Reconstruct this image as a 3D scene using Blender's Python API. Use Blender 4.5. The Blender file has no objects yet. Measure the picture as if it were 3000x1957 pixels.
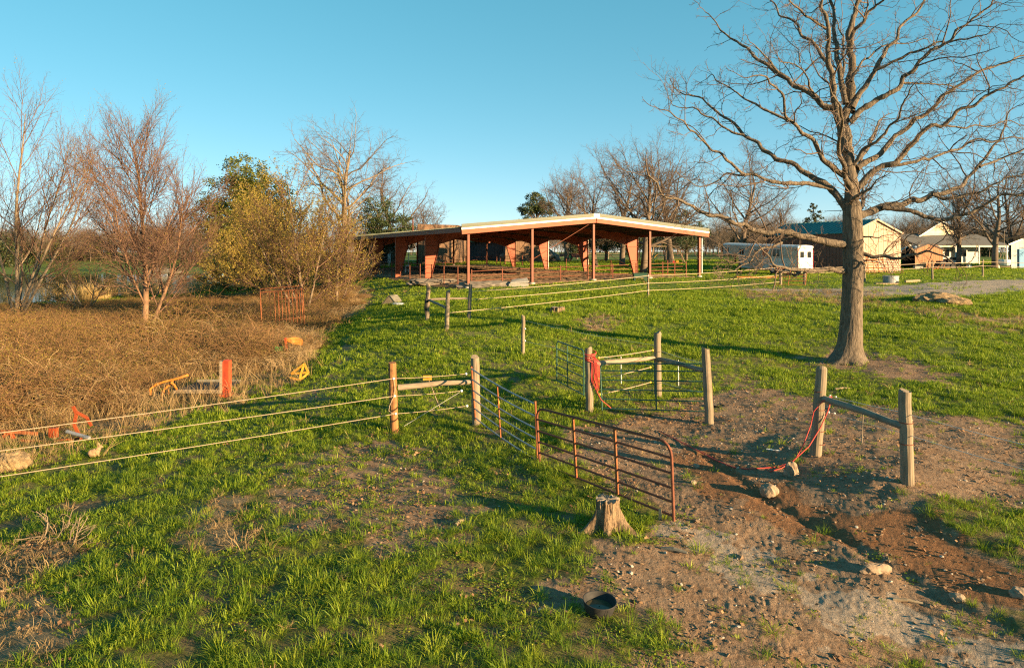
import bpy, math, random
import numpy as np
from mathutils import Vector, Matrix, Quaternion

# ------------------------------------------------------------------ camera, sky, sun, exposure
SC = bpy.context.scene
COL = SC.collection
ZC = 5.0                      # camera height above datum
F = 2000.0                    # focal length in photo pixels (3000 px wide)
CX, HY = 1500.0, 737.0        # principal column, horizon row
cam = bpy.data.cameras.new('camera'); cam_o = bpy.data.objects.new('camera', cam); COL.objects.link(cam_o)
cam_o.location = (0, 0, ZC); cam_o.rotation_euler = (math.radians(90), 0, 0)
cam.sensor_width = 36.0; cam.lens = 24.0; cam.shift_y = -(978.5-HY)/3000.0
cam.clip_start = 0.1; cam.clip_end = 20000
SC.camera = cam_o
SUN_EL = math.radians(11.0)
SUN_AZ = Vector((0.84, -0.54, 0)).normalized()        # horizontal direction towards the sun
world = bpy.data.worlds.new('World'); SC.world = world; world.use_nodes = True
wn = world.node_tree.nodes; wl = world.node_tree.links
for n in list(wn): wn.remove(n)
sky = wn.new('ShaderNodeTexSky'); sky.sky_type = 'NISHITA'; sky.sun_disc = False
sky.sun_elevation = SUN_EL; sky.sun_rotation = math.atan2(SUN_AZ.x, SUN_AZ.y)
sky.altitude = 200; sky.air_density = 0.6; sky.dust_density = 0.0; sky.ozone_density = 2.0
hs = wn.new('ShaderNodeHueSaturation'); hs.inputs['Hue'].default_value = 0.47; hs.inputs['Saturation'].default_value = 1.28
gm = wn.new('ShaderNodeGamma'); gm.inputs[1].default_value = 0.55
bg = wn.new('ShaderNodeBackground'); bg.inputs['Strength'].default_value = 0.096
wo = wn.new('ShaderNodeOutputWorld')
wl.new(sky.outputs[0], hs.inputs['Color']); wl.new(hs.outputs[0], gm.inputs['Color']); wl.new(gm.outputs[0], bg.inputs['Color']); wl.new(bg.outputs[0], wo.inputs[0])
sl = bpy.data.lights.new('sun', 'SUN'); sl.energy = 4.5; sl.angle = math.radians(0.5); sl.color = (1.0, 0.69, 0.36)
so = bpy.data.objects.new('sun', sl); COL.objects.link(so)
_sd = Vector((-SUN_AZ.x*math.cos(SUN_EL), -SUN_AZ.y*math.cos(SUN_EL), -math.sin(SUN_EL)))
so.rotation_euler = _sd.to_track_quat('-Z', 'Y').to_euler(); so.location = (60, -40, 40)
SC.view_settings.view_transform = 'Standard'; SC.view_settings.look = 'None'
SC.view_settings.exposure = 2.0; SC.view_settings.gamma = 1.0
SC.render.engine = 'CYCLES'
SC.cycles.max_bounces = 5; SC.cycles.diffuse_bounces = 3; SC.cycles.glossy_bounces = 2
SC.cycles.transparent_max_bounces = 4; SC.cycles.use_denoising = False; SC.cycles.sample_clamp_indirect = 4.0; SC.cycles.filter_width = 1.2

# ------------------------------------------------------------------ small maths
rng = np.random.default_rng(7)
random.seed(7)
V = Vector

def fade(t): return t*t*t*(t*(t*6-15)+10)
_perm = np.random.default_rng(3).permutation(512)
_grad = np.random.default_rng(4).uniform(-1, 1, (512, 2)); _grad /= np.linalg.norm(_grad, axis=1, keepdims=True)
def perlin(x, y):
    x = np.asarray(x, float); y = np.asarray(y, float)
    xi = np.floor(x).astype(np.int64); yi = np.floor(y).astype(np.int64)
    xf = x-xi; yf = y-yi
    def g(ix, iy, fx, fy):
        h = _perm[(_perm[ix & 511]+iy) & 511]
        gr = _grad[h]
        return gr[..., 0]*fx+gr[..., 1]*fy
    u = fade(xf); v = fade(yf)
    a = g(xi, yi, xf, yf); b = g(xi+1, yi, xf-1, yf)
    c = g(xi, yi+1, xf, yf-1); d = g(xi+1, yi+1, xf-1, yf-1)
    return (a+(b-a)*u)+((c+(d-c)*u)-(a+(b-a)*u))*v
def fbm(x, y, f, o=4, g=0.5, seed=0.0):
    s = 0; a = 1.0
    for i in range(o):
        s = s+a*perlin(np.asarray(x)*f+seed+i*17.3, np.asarray(y)*f-seed*1.7+i*9.1); f *= 2.03; a *= g
    return s
def sstep(a, b, x):
    t = np.clip((np.asarray(x, float)-a)/(b-a), 0, 1); return t*t*(3-2*t)

# ------------------------------------------------------------------ terrain shape (metres below the camera, through surveyed spots)
# (photo column, photo row, drop below the camera)
SPOTS = [(-600,1957,4.75),(0,1957,4.65),(750,1957,4.6),(1500,1957,4.6),(2250,1957,4.7),(3000,1957,4.75),(3700,1957,4.7),
 (1755,1775,4.6),(1000,1600,4.62),(500,1600,4.75),(0,1600,5.0),(1780,1560,4.6),(1972,1535,4.6),(1581,1362,4.6),
 (1393,1240,4.6),(1155,1265,4.65),(0,1431,5.2),(-500,1500,5.3),(1727,1205,4.45),(2075,1237,4.4),(1926,1163,4.35),
 (2390,1342,4.3),(2660,1432,4.25),(3000,1300,4.2),(3000,1480,4.35),(3500,1350,4.1),(2350,1500,4.55),(2700,1700,4.65),
 (300,1260,5.25),(640,1180,4.95),(100,1100,5.25),(-500,1150,5.3),(890,1095,4.7),(830,985,4.55),(420,985,5.0),(0,960,5.1),(-500,960,5.2),
 (900,880,4.4),(600,880,5.0),(1140,893,3.4),(1252,938,3.4),(1310,967,3.5),(1375,935,3.3),(1000,1080,4.4),(1100,1000,3.95),
 (1533,1042,3.9),(1633,918,3.2),(1899,870,2.85),(2470,1065,4.0),(2000,1080,4.1),(3000,1000,3.6),(3600,1000,3.5),(2200,950,3.4),
 (1362,845,2.7),(1245,826,2.6),(1153,816,2.6),(1081,804.5,2.63),(1552,832,2.485),(1735,822,2.32),(1912,815,2.22),(2055,812,2.22),
 (1868,806,2.32),(1721,797,2.29),(1605,787,2.2),(1506,785,2.2),(2610,828,2.4),(2745,893,2.8),(2731,818,2.15),(2879,812,2.15),
 (2533,825,2.3),(2300,803,2.15),(2310,837,2.5),(2640,797,2.1),(3000,800,2.1),(3600,800,2.1),(2240,789,2.05),
 (1280,775,2.0),(1400,764,1.7),(1540,760,1.7),(1960,773,1.75),(2200,772,1.7),(2760,781,1.9),(1000,790,2.8),(900,790,3.4),
 (700,790,4.3),(300,790,4.9),(-300,790,4.9),(700,765,3.2),(300,765,3.2),(-300,765,3.2),(1100,760,1.9),(1500,752,1.6),(2000,752,1.6),(2500,752,1.6),(3000,752,1.6),(3600,752,1.6)]
def _uv(x, y):
    y = np.maximum(np.asarray(y, float), 5.0)
    return np.clip(np.asarray(x, float)/y, -1.25, 1.25)*2.2, np.log(np.minimum(y, 260.0))
_P = []
for (px, py, h) in SPOTS:
    d = F*h/(py-HY); _P.append(((px-CX)/F*d, d, h))
for u in (-1.0, -0.5, 0, 0.5, 1.0): _P.append((u*400, 400, 1.6))
_P = np.array(_P); _cu, _cv = _uv(_P[:, 0], _P[:, 1]); _n = len(_P)
def _k(r2): return 0.5*r2*np.log(r2+1e-9)
_A = np.zeros((_n+3, _n+3)); _r2 = (_cu[:, None]-_cu[None])**2+(_cv[:, None]-_cv[None])**2
_A[:_n, :_n] = _k(_r2)+np.eye(_n)*0.004
_A[:_n, _n] = 1; _A[:_n, _n+1] = _cu; _A[:_n, _n+2] = _cv; _A[_n:, :_n] = _A[:_n, _n:].T
_W = np.linalg.solve(_A, np.concatenate([_P[:, 2], np.zeros(3)]))
def drop(x, y):
    x = np.asarray(x, float); y = np.asarray(y, float); sh = x.shape
    u, v = _uv(x.ravel(), y.ravel()); out = np.empty(u.size)
    for s in range(0, u.size, 40000):
        uu = u[s:s+40000]; vv = v[s:s+40000]
        r2 = (uu[:, None]-_cu[None])**2+(vv[:, None]-_cv[None])**2
        out[s:s+40000] = _k(r2) @ _W[:_n]+_W[_n]+_W[_n+1]*uu+_W[_n+2]*vv
    return out.reshape(sh)

def poly_sd(P, x, y):
    """signed distance to polygon (negative inside)"""
    x = np.asarray(x, float); y = np.asarray(y, float)
    d2 = np.full(x.shape, 1e18); ins = np.zeros(x.shape, bool); n = len(P)
    for i in range(n):
        ax, ay = P[i]; bx, by = P[(i+1) % n]
        ex, ey = bx-ax, by-ay
        t = np.clip(((x-ax)*ex+(y-ay)*ey)/(ex*ex+ey*ey+1e-12), 0, 1)
        d2 = np.minimum(d2, (x-ax-t*ex)**2+(y-ay-t*ey)**2)
        if by != ay:
            c = ((ay > y) != (by > y)) & (x < (bx-ax)*(y-ay)/(by-ay)+ax)
            ins ^= c
    d = np.sqrt(d2); return np.where(ins, -d, d)
def line_d(P, x, y):
    x = np.asarray(x, float); y = np.asarray(y, float); d2 = np.full(x.shape, 1e18)
    for i in range(len(P)-1):
        ax, ay = P[i]; bx, by = P[i+1]; ex, ey = bx-ax, by-ay
        t = np.clip(((x-ax)*ex+(y-ay)*ey)/(ex*ex+ey*ey+1e-12), 0, 1)
        d2 = np.minimum(d2, (x-ax-t*ex)**2+(y-ay-t*ey)**2)
    return np.sqrt(d2)

WATER = 5.25
def on_plane(px, py, h): d = F*h/(py-HY); return ((px-CX)/F*d, d)
POND = [on_plane(a, b, WATER) for (a, b) in [(-600,892),(-100,890),(180,884),(400,862),(560,862),(690,848),(730,822),(640,806),(350,806),(0,812),(-600,818)]]
def z_macro(x, y):
    h = drop(x, y)
    sd = poly_sd(POND, x, y)
    near = sstep(14, 1, sd)
    h = h+(np.minimum(np.maximum(h, WATER-0.5), WATER-0.08)-h)*near
    h = np.where(sd < 0, np.maximum(h, WATER-0.08+np.clip(-sd*0.12, 0, 0.9)), h)
    return ZC-h
def gp(px, py, lo=4.0, hi=600.0):
    """first point where the sight line through a photo pixel meets the ground"""
    ds = np.exp(np.linspace(math.log(lo), math.log(hi), 500)); x = (px-CX)/F*ds
    f = ZC-ds*(py-HY)/F-z_macro(x, ds)
    k = np.argmax(f < 0)
    if f[k] >= 0: k = len(ds)-1
    a, b = ds[max(k-1, 0)], ds[k]
    for _ in range(25):
        m = 0.5*(a+b); fm = ZC-m*(py-HY)/F-float(z_macro(np.array([(px-CX)/F*m]), np.array([m]))[0])
        if fm < 0: b = m
        else: a = m
    return ((px-CX)/F*b, b)
def at(px, py, d): return V(((px-CX)/F*d, d, ZC-(py-HY)/F*d))
def wp(lst): return [gp(a, b) for a, b in lst]

# regions of bare ground, drawn on the ground itself
R_DIRT = wp([(1600,1345),(1660,1270),(1800,1215),(1930,1195),(2080,1150),(2180,1120),(2330,1150),(2420,1190),(2600,1180),(2800,1215),(3080,1260),(3080,1330),(3080,1480),
             (2900,1470),(2760,1480),(2790,1560),(3080,1660),(3080,1990),(1960,1990),(1830,1800),(1640,1760),(1640,1700),(1800,1640),(1700,1560),(1900,1560),(1985,1540),(1800,1440)])
R_PALE = [gp(a, b) for a, b in [(2020,1560),(2160,1640),(2400,1740),(2620,1820),(2850,1890),(3060,1950)]]
R_GULLY = [gp(a, b) for a, b in [(2060,1325),(2160,1400),(2230,1460),(2320,1510),(2450,1560),(2560,1630),(2680,1710),(2820,1790),(3060,1880)]]
R_RED = [gp(a, b) for a, b in [(2050,1345),(2170,1430),(2300,1490),(2440,1540),(2700,1560),(2860,1690),(3050,1800)]]
R_BANK = [gp(a, b) for a, b in [(2240,1330),(2400,1420),(2560,1450),(2690,1490),(2740,1560),(2850,1600),(3060,1640)]]
R_TREE = [gp(a, b) for a, b in [(2360,1045),(2440,1020),(2540,1030),(2700,1060),(2790,1110),(2800,1140),(2690,1110),(2560,1095),(2420,1075)]]
R_DRIVE = [gp(a, b) for a, b in [(2180,846),(2420,846),(2700,833),(2860,822),(3200,812),(3200,842),(2950,862),(2850,872),(2650,866),(2500,872),(2300,862)]]
R_DRY = [gp(a, b) for a, b in [(2140,850),(2330,850),(2530,855),(2660,875),(2640,905),(2520,905),(2380,890),(2240,880),(2160,868)]]
R_DRY2 = [gp(a, b) for a, b in [(2640,905),(2760,900),(2900,930),(3100,930),(3100,975),(2900,965),(2740,940)]]
R_BRUSH = wp([(-700,905),(150,895),(420,880),(700,868),(870,840),(1000,836),(1085,850),(1070,905),(1000,940),(930,985),(890,1060),(760,1090),(560,1110),(480,1170),(300,1230),(0,1290),(-700,1400)])
R_JUNK = wp([(1000,945),(940,985),(910,1080),(860,1130),(700,1190),(480,1240),(260,1330),(0,1400),(-500,1450),(-500,1300),(0,1270),(300,1215),(480,1150),(560,1090),(760,1070),(890,1030)])
R_STRAW = wp([(-100,1690),(110,1700),(230,1800),(180,1900),(60,1950),(-100,1957)])
R_STRAW2 = wp([(560,1500),(640,1450),(740,1470),(700,1560),(760,1600),(600,1610),(520,1560)])
R_LEAF = wp([(-60,1640),(80,1590),(170,1560),(230,1620),(130,1700),(-60,1760)])
R_HOOF = wp([(900,1330),(1150,1260),(1380,1420),(1450,1500),(1300,1620),(1000,1600),(800,1560),(820,1420)])
R_HAY = [gp(a, b) for a, b in [(1690,930),(1790,925),(1820,945),(1780,972),(1720,968)]]
R_PATH = [gp(a, b) for a, b in [(900,1200),(980,1080),(1060,990),(1130,935)]]
AR_L0 = V((-3.45, 50.0, 0)); AR_G = V((0.905, 0.4254, 0)); AR_S = V((-0.4254, 0.905, 0)); AR_W = 22.0; AR_B = 9.4
def arp(g, s): p = AR_L0+AR_G*g+AR_S*s; return (p.x, p.y)
R_ARENA = [arp(-0.9, -0.8), arp(9, -1.0), arp(14, 0.4), arp(AR_W*0.8, 1.2), arp(AR_W-0.5, 3), arp(AR_W-0.3, 47), arp(-0.8, 47)]

def masks(x, y):
    m = {}
    w = fbm(x, y, 0.9, 3, seed=3.1)*0.9
    w2 = fbm(x, y, 3.0, 3, seed=8.2)*0.35
    d = np.hypot(x, y)
    k = np.clip(d/14, 0.6, 6)
    m['dirt'] = sstep(0.45, -0.55, poly_sd(R_DIRT, x, y)+w+w2)
    m['tree'] = sstep(0.5, -0.4, poly_sd(R_TREE, x, y)+w+w2)
    m['drive'] = sstep(0.8, -0.8, poly_sd(R_DRIVE, x, y)+w*1.5+w2)
    m['dry'] = np.maximum(sstep(1.0, -1.0, poly_sd(R_DRY, x, y)+w*2), 0.8*sstep(0.8, -0.8, poly_sd(R_DRY2, x, y)+w*2.5))
    m['brush'] = sstep(1.0, -0.6, poly_sd(R_BRUSH, x, y)+w)
    m['junk'] = sstep(0.8, -0.8, poly_sd(R_JUNK, x, y)+w*1.2)
    m['straw'] = np.maximum(np.maximum(sstep(0.25, -0.25, poly_sd(R_STRAW, x, y)+w*.4+w2), sstep(0.3, -0.3, poly_sd(R_STRAW2, x, y)+w*.5+w2)), sstep(.5, -.5, poly_sd(R_HAY, x, y)+w*.5))
    m['leaf'] = sstep(0.2, -0.2, poly_sd(R_LEAF, x, y)+w*.3+w2)
    m['hoof'] = sstep(0.6, -0.6, poly_sd(R_HOOF, x, y)+w*1.2)
    m['path'] = sstep(0.9, 0.2, line_d(R_PATH, x, y)+w)*0.5
    m['arena'] = sstep(0.4, -0.3, poly_sd(R_ARENA, x, y)+w*0.5+w2)
    m['pale'] = sstep(0.9, 0.0, line_d(R_PALE, x, y)+w*1.0+w2*2.2)*m['dirt']*0.8
    m['gully'] = sstep(0.22, 0.02, line_d(R_GULLY, x, y)+w2*0.35)
    m['red'] = sstep(1.15, 0.1, line_d(R_RED, x, y)+w*0.9+w2)*m['dirt']
    m['shore'] = sstep(2.5, 0.0, poly_sd(POND, x, y)+w)
    return m
def z_full(x, y, m=None):
    x = np.asarray(x, float); y = np.asarray(y, float)
    z = z_macro(x, y); d = np.hypot(x, y)
    if m is None: m = masks(x, y)
    bare = np.clip(m['dirt']+m['tree']*.6+m['hoof']*.5, 0, 1)
    fine = np.clip(22/np.maximum(d, 1), 0, 1)
    z = z+fbm(x, y, 0.35, 3, seed=5)*0.10*(1-m['arena'])*np.clip(60/np.maximum(d, 1), 0, 1)*np.clip(d/12, 0.5, 1)
    clod = fbm(x, y, 1.6, 2, 0.5, seed=11)
    patch = 0.35+0.65*sstep(-0.25, 0.35, fbm(x, y, 0.8, 2, seed=13))
    z = z+fine*(0.018*clod+0.026*np.abs(fbm(x, y, 7.5, 3, 0.6, seed=21))*(0.45+bare*patch*(1-.65*m['pale'])*(1-.5*m['red'])))
    z = z-m['gully']*0.05
    sb = line_d(R_BANK, x, y)
    side = poly_sd(R_BANK+[(R_BANK[-1][0]+8, R_BANK[-1][1]+8), (R_BANK[0][0]+3, R_BANK[0][1]+8)], x, y)
    z = z+0.10*sstep(0.10, -0.20, side+fbm(x, y, 1.7, 3, seed=2)*0.25)*sstep(1.8, 0.5, sb)*sstep(4.8, 7.0, x)
    return z
def gz(x, y): return float(z_full(np.array([x]), np.array([y]))[0])
def G(px, py, sink=0.0):
    x, y = gp(px, py); return V((x, y, gz(x, y)-sink))
def D(px, d, sink=0.0):
    x = (px-CX)/F*d; return V((x, d, gz(x, d)-sink))
# ------------------------------------------------------------------ materials
MATS = {}
def mat(name, c1, c2=None, rough=0.8, scale=6.0, stretch=(1, 1, 1), bump=0.0, bscale=None, metal=0.0, spec=0.3, lo=0.35, hi=0.65, det=6.0, c3=None, s3=1.0, t3=(0.5, 0.7), bdist=0.02):
    if name in MATS: return MATS[name]
    m = bpy.data.materials.new(name); m.use_nodes = True; MATS[name] = m
    n = m.node_tree.nodes; l = m.node_tree.links; b = n['Principled BSDF']
    b.inputs['Roughness'].default_value = rough; b.inputs['Metallic'].default_value = metal
    b.inputs['Specular IOR Level'].default_value = spec
    if c2 is None: b.inputs['Base Color'].default_value = (*c1, 1); 
    tc = n.new('ShaderNodeTexCoord'); mp = n.new('ShaderNodeMapping'); mp.inputs['Scale'].default_value = stretch
    l.new(tc.outputs['Object'], mp.inputs['Vector'])
    if c2 is not None:
        nz = n.new('ShaderNodeTexNoise'); nz.inputs['Scale'].default_value = scale; nz.inputs['Detail'].default_value = det
        nz.inputs['Roughness'].default_value = 0.65
        l.new(mp.outputs[0], nz.inputs['Vector'])
        cr = n.new('ShaderNodeValToRGB'); cr.color_ramp.elements[0].position = lo; cr.color_ramp.elements[1].position = hi
        cr.color_ramp.elements[0].color = (*c1, 1); cr.color_ramp.elements[1].color = (*c2, 1)
        l.new(nz.outputs['Fac'], cr.inputs['Fac']); out = cr.outputs[0]
        if c3 is not None:
            n3 = n.new('ShaderNodeTexNoise'); n3.inputs['Scale'].default_value = s3; n3.inputs['Detail'].default_value = 8; n3.inputs['Roughness'].default_value = 0.7
            l.new(tc.outputs['Object'], n3.inputs['Vector'])
            mr = n.new('ShaderNodeMapRange'); mr.inputs['From Min'].default_value = t3[0]; mr.inputs['From Max'].default_value = t3[1]
            l.new(n3.outputs['Fac'], mr.inputs['Value'])
            mx = n.new('ShaderNodeMix'); mx.data_type = 'RGBA'; l.new(mr.outputs[0], mx.inputs['Factor']); l.new(out, mx.inputs['A']); mx.inputs['B'].default_value = (*c3, 1)
            out = mx.outputs['Result']
        l.new(out, b.inputs['Base Color'])
    if bump:
        nb = n.new('ShaderNodeTexNoise'); nb.inputs['Scale'].default_value = bscale or scale*2; nb.inputs['Detail'].default_value = 5; nb.inputs['Roughness'].default_value = 0.65
        l.new(mp.outputs[0], nb.inputs['Vector'])
        bm = n.new('ShaderNodeBump'); bm.inputs['Strength'].default_value = bump; bm.inputs['Distance'].default_value = bdist
        l.new(nb.outputs['Fac'], bm.inputs['Height']); l.new(bm.outputs[0], b.inputs['Normal'])
    return m
def leafmat(name, cols, rough=0.55, trans=0.35, spec=0.25):
    """foliage: colour varies from piece to piece (instance random and island random), some light passes through"""
    m = bpy.data.materials.new(name); m.use_nodes = True; MATS[name] = m
    n = m.node_tree.nodes; l = m.node_tree.links; b = n['Principled BSDF']; out = n['Material Output']
    oi = n.new('ShaderNodeObjectInfo'); ge = n.new('ShaderNodeNewGeometry')
    ad = n.new('ShaderNodeMath'); ad.operation = 'ADD'; l.new(oi.outputs['Random'], ad.inputs[0]); l.new(ge.outputs['Random Per Island'], ad.inputs[1])
    hf = n.new('ShaderNodeMath'); hf.operation = 'MULTIPLY'; hf.inputs[1].default_value = 0.5; l.new(ad.outputs[0], hf.inputs[0])
    cr = n.new('ShaderNodeValToRGB'); el = cr.color_ramp.elements
    while len(el) < len(cols): el.new(0.5)
    for i, c in enumerate(cols): el[i].position = 0.15+0.7*i/(len(cols)-1); el[i].color = (*c, 1)
    l.new(hf.outputs[0], cr.inputs['Fac']); l.new(cr.outputs[0], b.inputs['Base Color'])
    b.inputs['Roughness'].default_value = rough; b.inputs['Specular IOR Level'].default_value = spec
    tr = n.new('ShaderNodeBsdfTranslucent'); l.new(cr.outputs[0], tr.inputs['Color'])
    mx = n.new('ShaderNodeMixShader'); mx.inputs[0].default_value = trans
    l.new(b.outputs[0], mx.inputs[1]); l.new(tr.outputs[0], mx.inputs[2]); l.new(mx.outputs[0], out.inputs['Surface'])
    return m

M_RUSTRED = mat('painted_red_oxide', (0.24, 0.045, 0.013), (0.31, 0.065, 0.019), 0.55, 1.5, c3=(0.16, 0.05, 0.025), s3=5, t3=(0.58, 0.75))
M_DARKRED = mat('maroon_and_eave_shade_steel', (0.13, 0.045, 0.035), (0.17, 0.06, 0.045), 0.5, 2)
M_RUST = mat('rusty_steel', (0.20, 0.06, 0.022), (0.33, 0.12, 0.045), 0.85, 14, bump=0.3)
M_RUSTP = mat('rusty_pipe', (0.12, 0.042, 0.025), (0.22, 0.075, 0.04), 0.8, 10)
M_ORANGE = mat('orange_rust_paint', (0.55, 0.20, 0.02), (0.30, 0.10, 0.025), 0.7, 9, bump=0.2)
M_YELLOW = mat('yellow_paint', (0.62, 0.33, 0.03), (0.45, 0.20, 0.03), 0.65, 9)
M_REDP = mat('faded_red_paint', (0.50, 0.075, 0.025), (0.36, 0.05, 0.02), 0.6, 7)
M_GALV = mat('galvanised_steel', (0.22, 0.23, 0.25), (0.32, 0.33, 0.34), 0.5, 20, metal=0.35)
M_GREENP = mat('green_gate_paint', (0.018, 0.075, 0.055), (0.035, 0.105, 0.075), 0.45, 10)
M_GREENROOF = mat('green_roof_metal', (0.035, 0.048, 0.022), (0.05, 0.062, 0.03), 0.5, 1.2, spec=0.4)
M_TEALROOF = mat('teal_roof_metal', (0.01, 0.12, 0.115), (0.015, 0.15, 0.14), 0.5, 1.0)
M_TEALROOF2 = mat('old_green_roof', (0.06, 0.14, 0.10), (0.10, 0.19, 0.14), 0.55, 2.0)
M_WHITE = mat('white_trim', (0.60, 0.59, 0.56), (0.66, 0.65, 0.62), 0.35, 3, spec=0.6)
M_UNDER = mat('roof_underside', (0.055, 0.045, 0.035), (0.075, 0.06, 0.045), 0.85, 2)
M_CONC = mat('concrete', (0.30, 0.28, 0.24), (0.40, 0.37, 0.32), 0.9, 8, bump=0.3)
M_BROWNW = mat('brown_barn_board', (0.13, 0.075, 0.045), (0.20, 0.12, 0.07), 0.85, 5, (1, 1, 0.12), bump=0.25)
M_DARKW = mat('dark_board_and_aisle_shade', (0.035, 0.035, 0.04), (0.055, 0.053, 0.055), 0.85, 5, (1, 1, 0.12))
M_BLACK = mat('black_rubber', (0.018, 0.018, 0.019), (0.035, 0.033, 0.03), 0.7, 12)
M_DARK = mat('dark_steel_and_opening_shade', (0.008, 0.008, 0.009), (0.012, 0.011, 0.011), 0.9, 3)  # near-black paints the shade in openings; also dark trailer steel
M_POST = mat('weathered_post', (0.15, 0.115, 0.075), (0.27, 0.215, 0.15), 0.9, 16, (1, 1, 0.07), bump=0.45, bscale=30, c3=(0.13, 0.10, 0.07), s3=2.5, t3=(0.52, 0.75))
M_POSTB = mat('brown_post', (0.20, 0.085, 0.03), (0.34, 0.16, 0.06), 0.9, 16, (1, 1, 0.07), bump=0.45, bscale=30, c3=(0.05, 0.03, 0.02), s3=3, t3=(0.5, 0.7))
M_RAIL = mat('weathered_rail', (0.20, 0.15, 0.10), (0.32, 0.255, 0.18), 0.9, 16, (0.25, 0.25, 1), bump=0.4, bscale=30)
M_RAILD = mat('greyed_rail', (0.13, 0.12, 0.09), (0.22, 0.20, 0.155), 0.9, 12, (0.25, 0.25, 1), bump=0.4)
M_ROPE = mat('pale_rope', (0.36, 0.27, 0.18), (0.44, 0.34, 0.24), 0.8, 40)
M_WIRE = mat('grey_wire', (0.42, 0.40, 0.36), (0.5, 0.48, 0.43), 0.5, 40)
M_INSUL = mat('white_insulator', (0.7, 0.7, 0.68), rough=0.4)
M_INSULY = mat('yellow_insulator', (0.75, 0.48, 0.02), rough=0.4)
M_REDROPE = mat('red_hose', (0.55, 0.07, 0.05), (0.44, 0.05, 0.04), 0.6, 20)
M_STUMP = mat('stump_wood', (0.11, 0.07, 0.04), (0.34, 0.24, 0.145), 0.95, 11, (1, 1, 0.16), bump=1.0, bscale=22, bdist=0.08, c3=(0.05, 0.035, 0.025), s3=6, t3=(0.55, 0.7))
M_STUMPTOP = mat('stump_top', (0.16, 0.125, 0.095), (0.28, 0.235, 0.18), 0.95, 14, bump=0.5)
M_BARK = mat('oak_bark', (0.075, 0.058, 0.042), (0.19, 0.15, 0.11), 0.95, 14, (1, 1, 0.22), bump=1.0, bscale=17, bdist=0.06, c3=(0.36, 0.37, 0.32), s3=9, t3=(0.64, 0.74))
M_TWIG = mat('oak_twig', (0.085, 0.06, 0.045), (0.15, 0.105, 0.075), 0.9, 5)
M_BARKP = mat('pale_bark', (0.15, 0.11, 0.072), (0.26, 0.20, 0.135), 0.95, 5, (1, 1, 0.3), bump=0.5)
M_BARKB = mat('smooth_brown_bark', (0.16, 0.09, 0.05), (0.25, 0.15, 0.088), 0.9, 4, (1, 1, 0.3), bump=0.4)
M_TWIGR = mat('reddish_twig', (0.11, 0.06, 0.042), (0.18, 0.105, 0.07), 0.9, 4)
M_FARBARK = mat('far_bark', (0.10, 0.075, 0.055), (0.17, 0.13, 0.095), 0.95, 1.5)
M_HAY = mat('old_hay', (0.17, 0.115, 0.06), (0.34, 0.24, 0.13), 0.95, 9, bump=1.0, bscale=25, bdist=0.05)
M_SAND = mat('screenings', (0.15, 0.125, 0.10), (0.21, 0.18, 0.145), 0.95, 2, bump=0.4)
M_STONE = mat('stone', (0.20, 0.14, 0.09), (0.32, 0.24, 0.165), 0.9, 9, bump=0.6)
M_BLUE = mat('faded_blue_paint', (0.10, 0.28, 0.48), (0.16, 0.36, 0.56), 0.5, 3)
M_WOODP = mat('pale_timber', (0.30, 0.21, 0.12), (0.40, 0.295, 0.18), 0.85, 6, bump=0.2)
M_GLASS = mat('dark_window_glass', (0.012, 0.014, 0.016), rough=0.08, spec=0.6)
M_GREENBOX = mat('green_box_paint', (0.02, 0.065, 0.045), (0.03, 0.085, 0.06), 0.6, 5)
M_TAN = mat('tan_metal_siding', (0.36, 0.225, 0.15), (0.41, 0.265, 0.18), 0.5, 2)
M_SHEDSHADE = mat('shaded_shed_siding', (0.09, 0.05, 0.04), (0.115, 0.066, 0.052), 0.5, 2)  # shed siding with the shade of the long side in its colour
M_TRAILER = mat('trailer_skin', (0.48, 0.36, 0.28), (0.54, 0.41, 0.32), 0.32, 2, spec=0.5)
M_TRAILTOP = mat('trailer_roof', (0.48, 0.49, 0.50), (0.56, 0.57, 0.57), 0.3, 2)
M_CREAM = mat('cream_siding', (0.55, 0.46, 0.32), (0.60, 0.51, 0.37), 0.7, 2)
M_GREYS = mat('grey_siding', (0.36, 0.37, 0.38), (0.42, 0.43, 0.44), 0.7, 2)
M_SHINGLE = mat('grey_shingle', (0.10, 0.095, 0.085), (0.15, 0.14, 0.125), 0.95, 8)
M_REDBOARD = mat('red_brown_board', (0.24, 0.115, 0.06), (0.33, 0.165, 0.09), 0.85, 5, (1, 1, 0.15))
M_PINK = mat('faded_red_implement', (0.36, 0.12, 0.08), (0.44, 0.17, 0.12), 0.7, 5)
M_FUR = mat('rabbit_fur', (0.22, 0.13, 0.07), (0.36, 0.24, 0.14), 0.95, 40, bump=0.5)
M_GREENPL = mat('green_plastic', (0.03, 0.22, 0.06), rough=0.5)
M_REDPL = mat('red_plastic', (0.5, 0.03, 0.04), rough=0.4)

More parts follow.
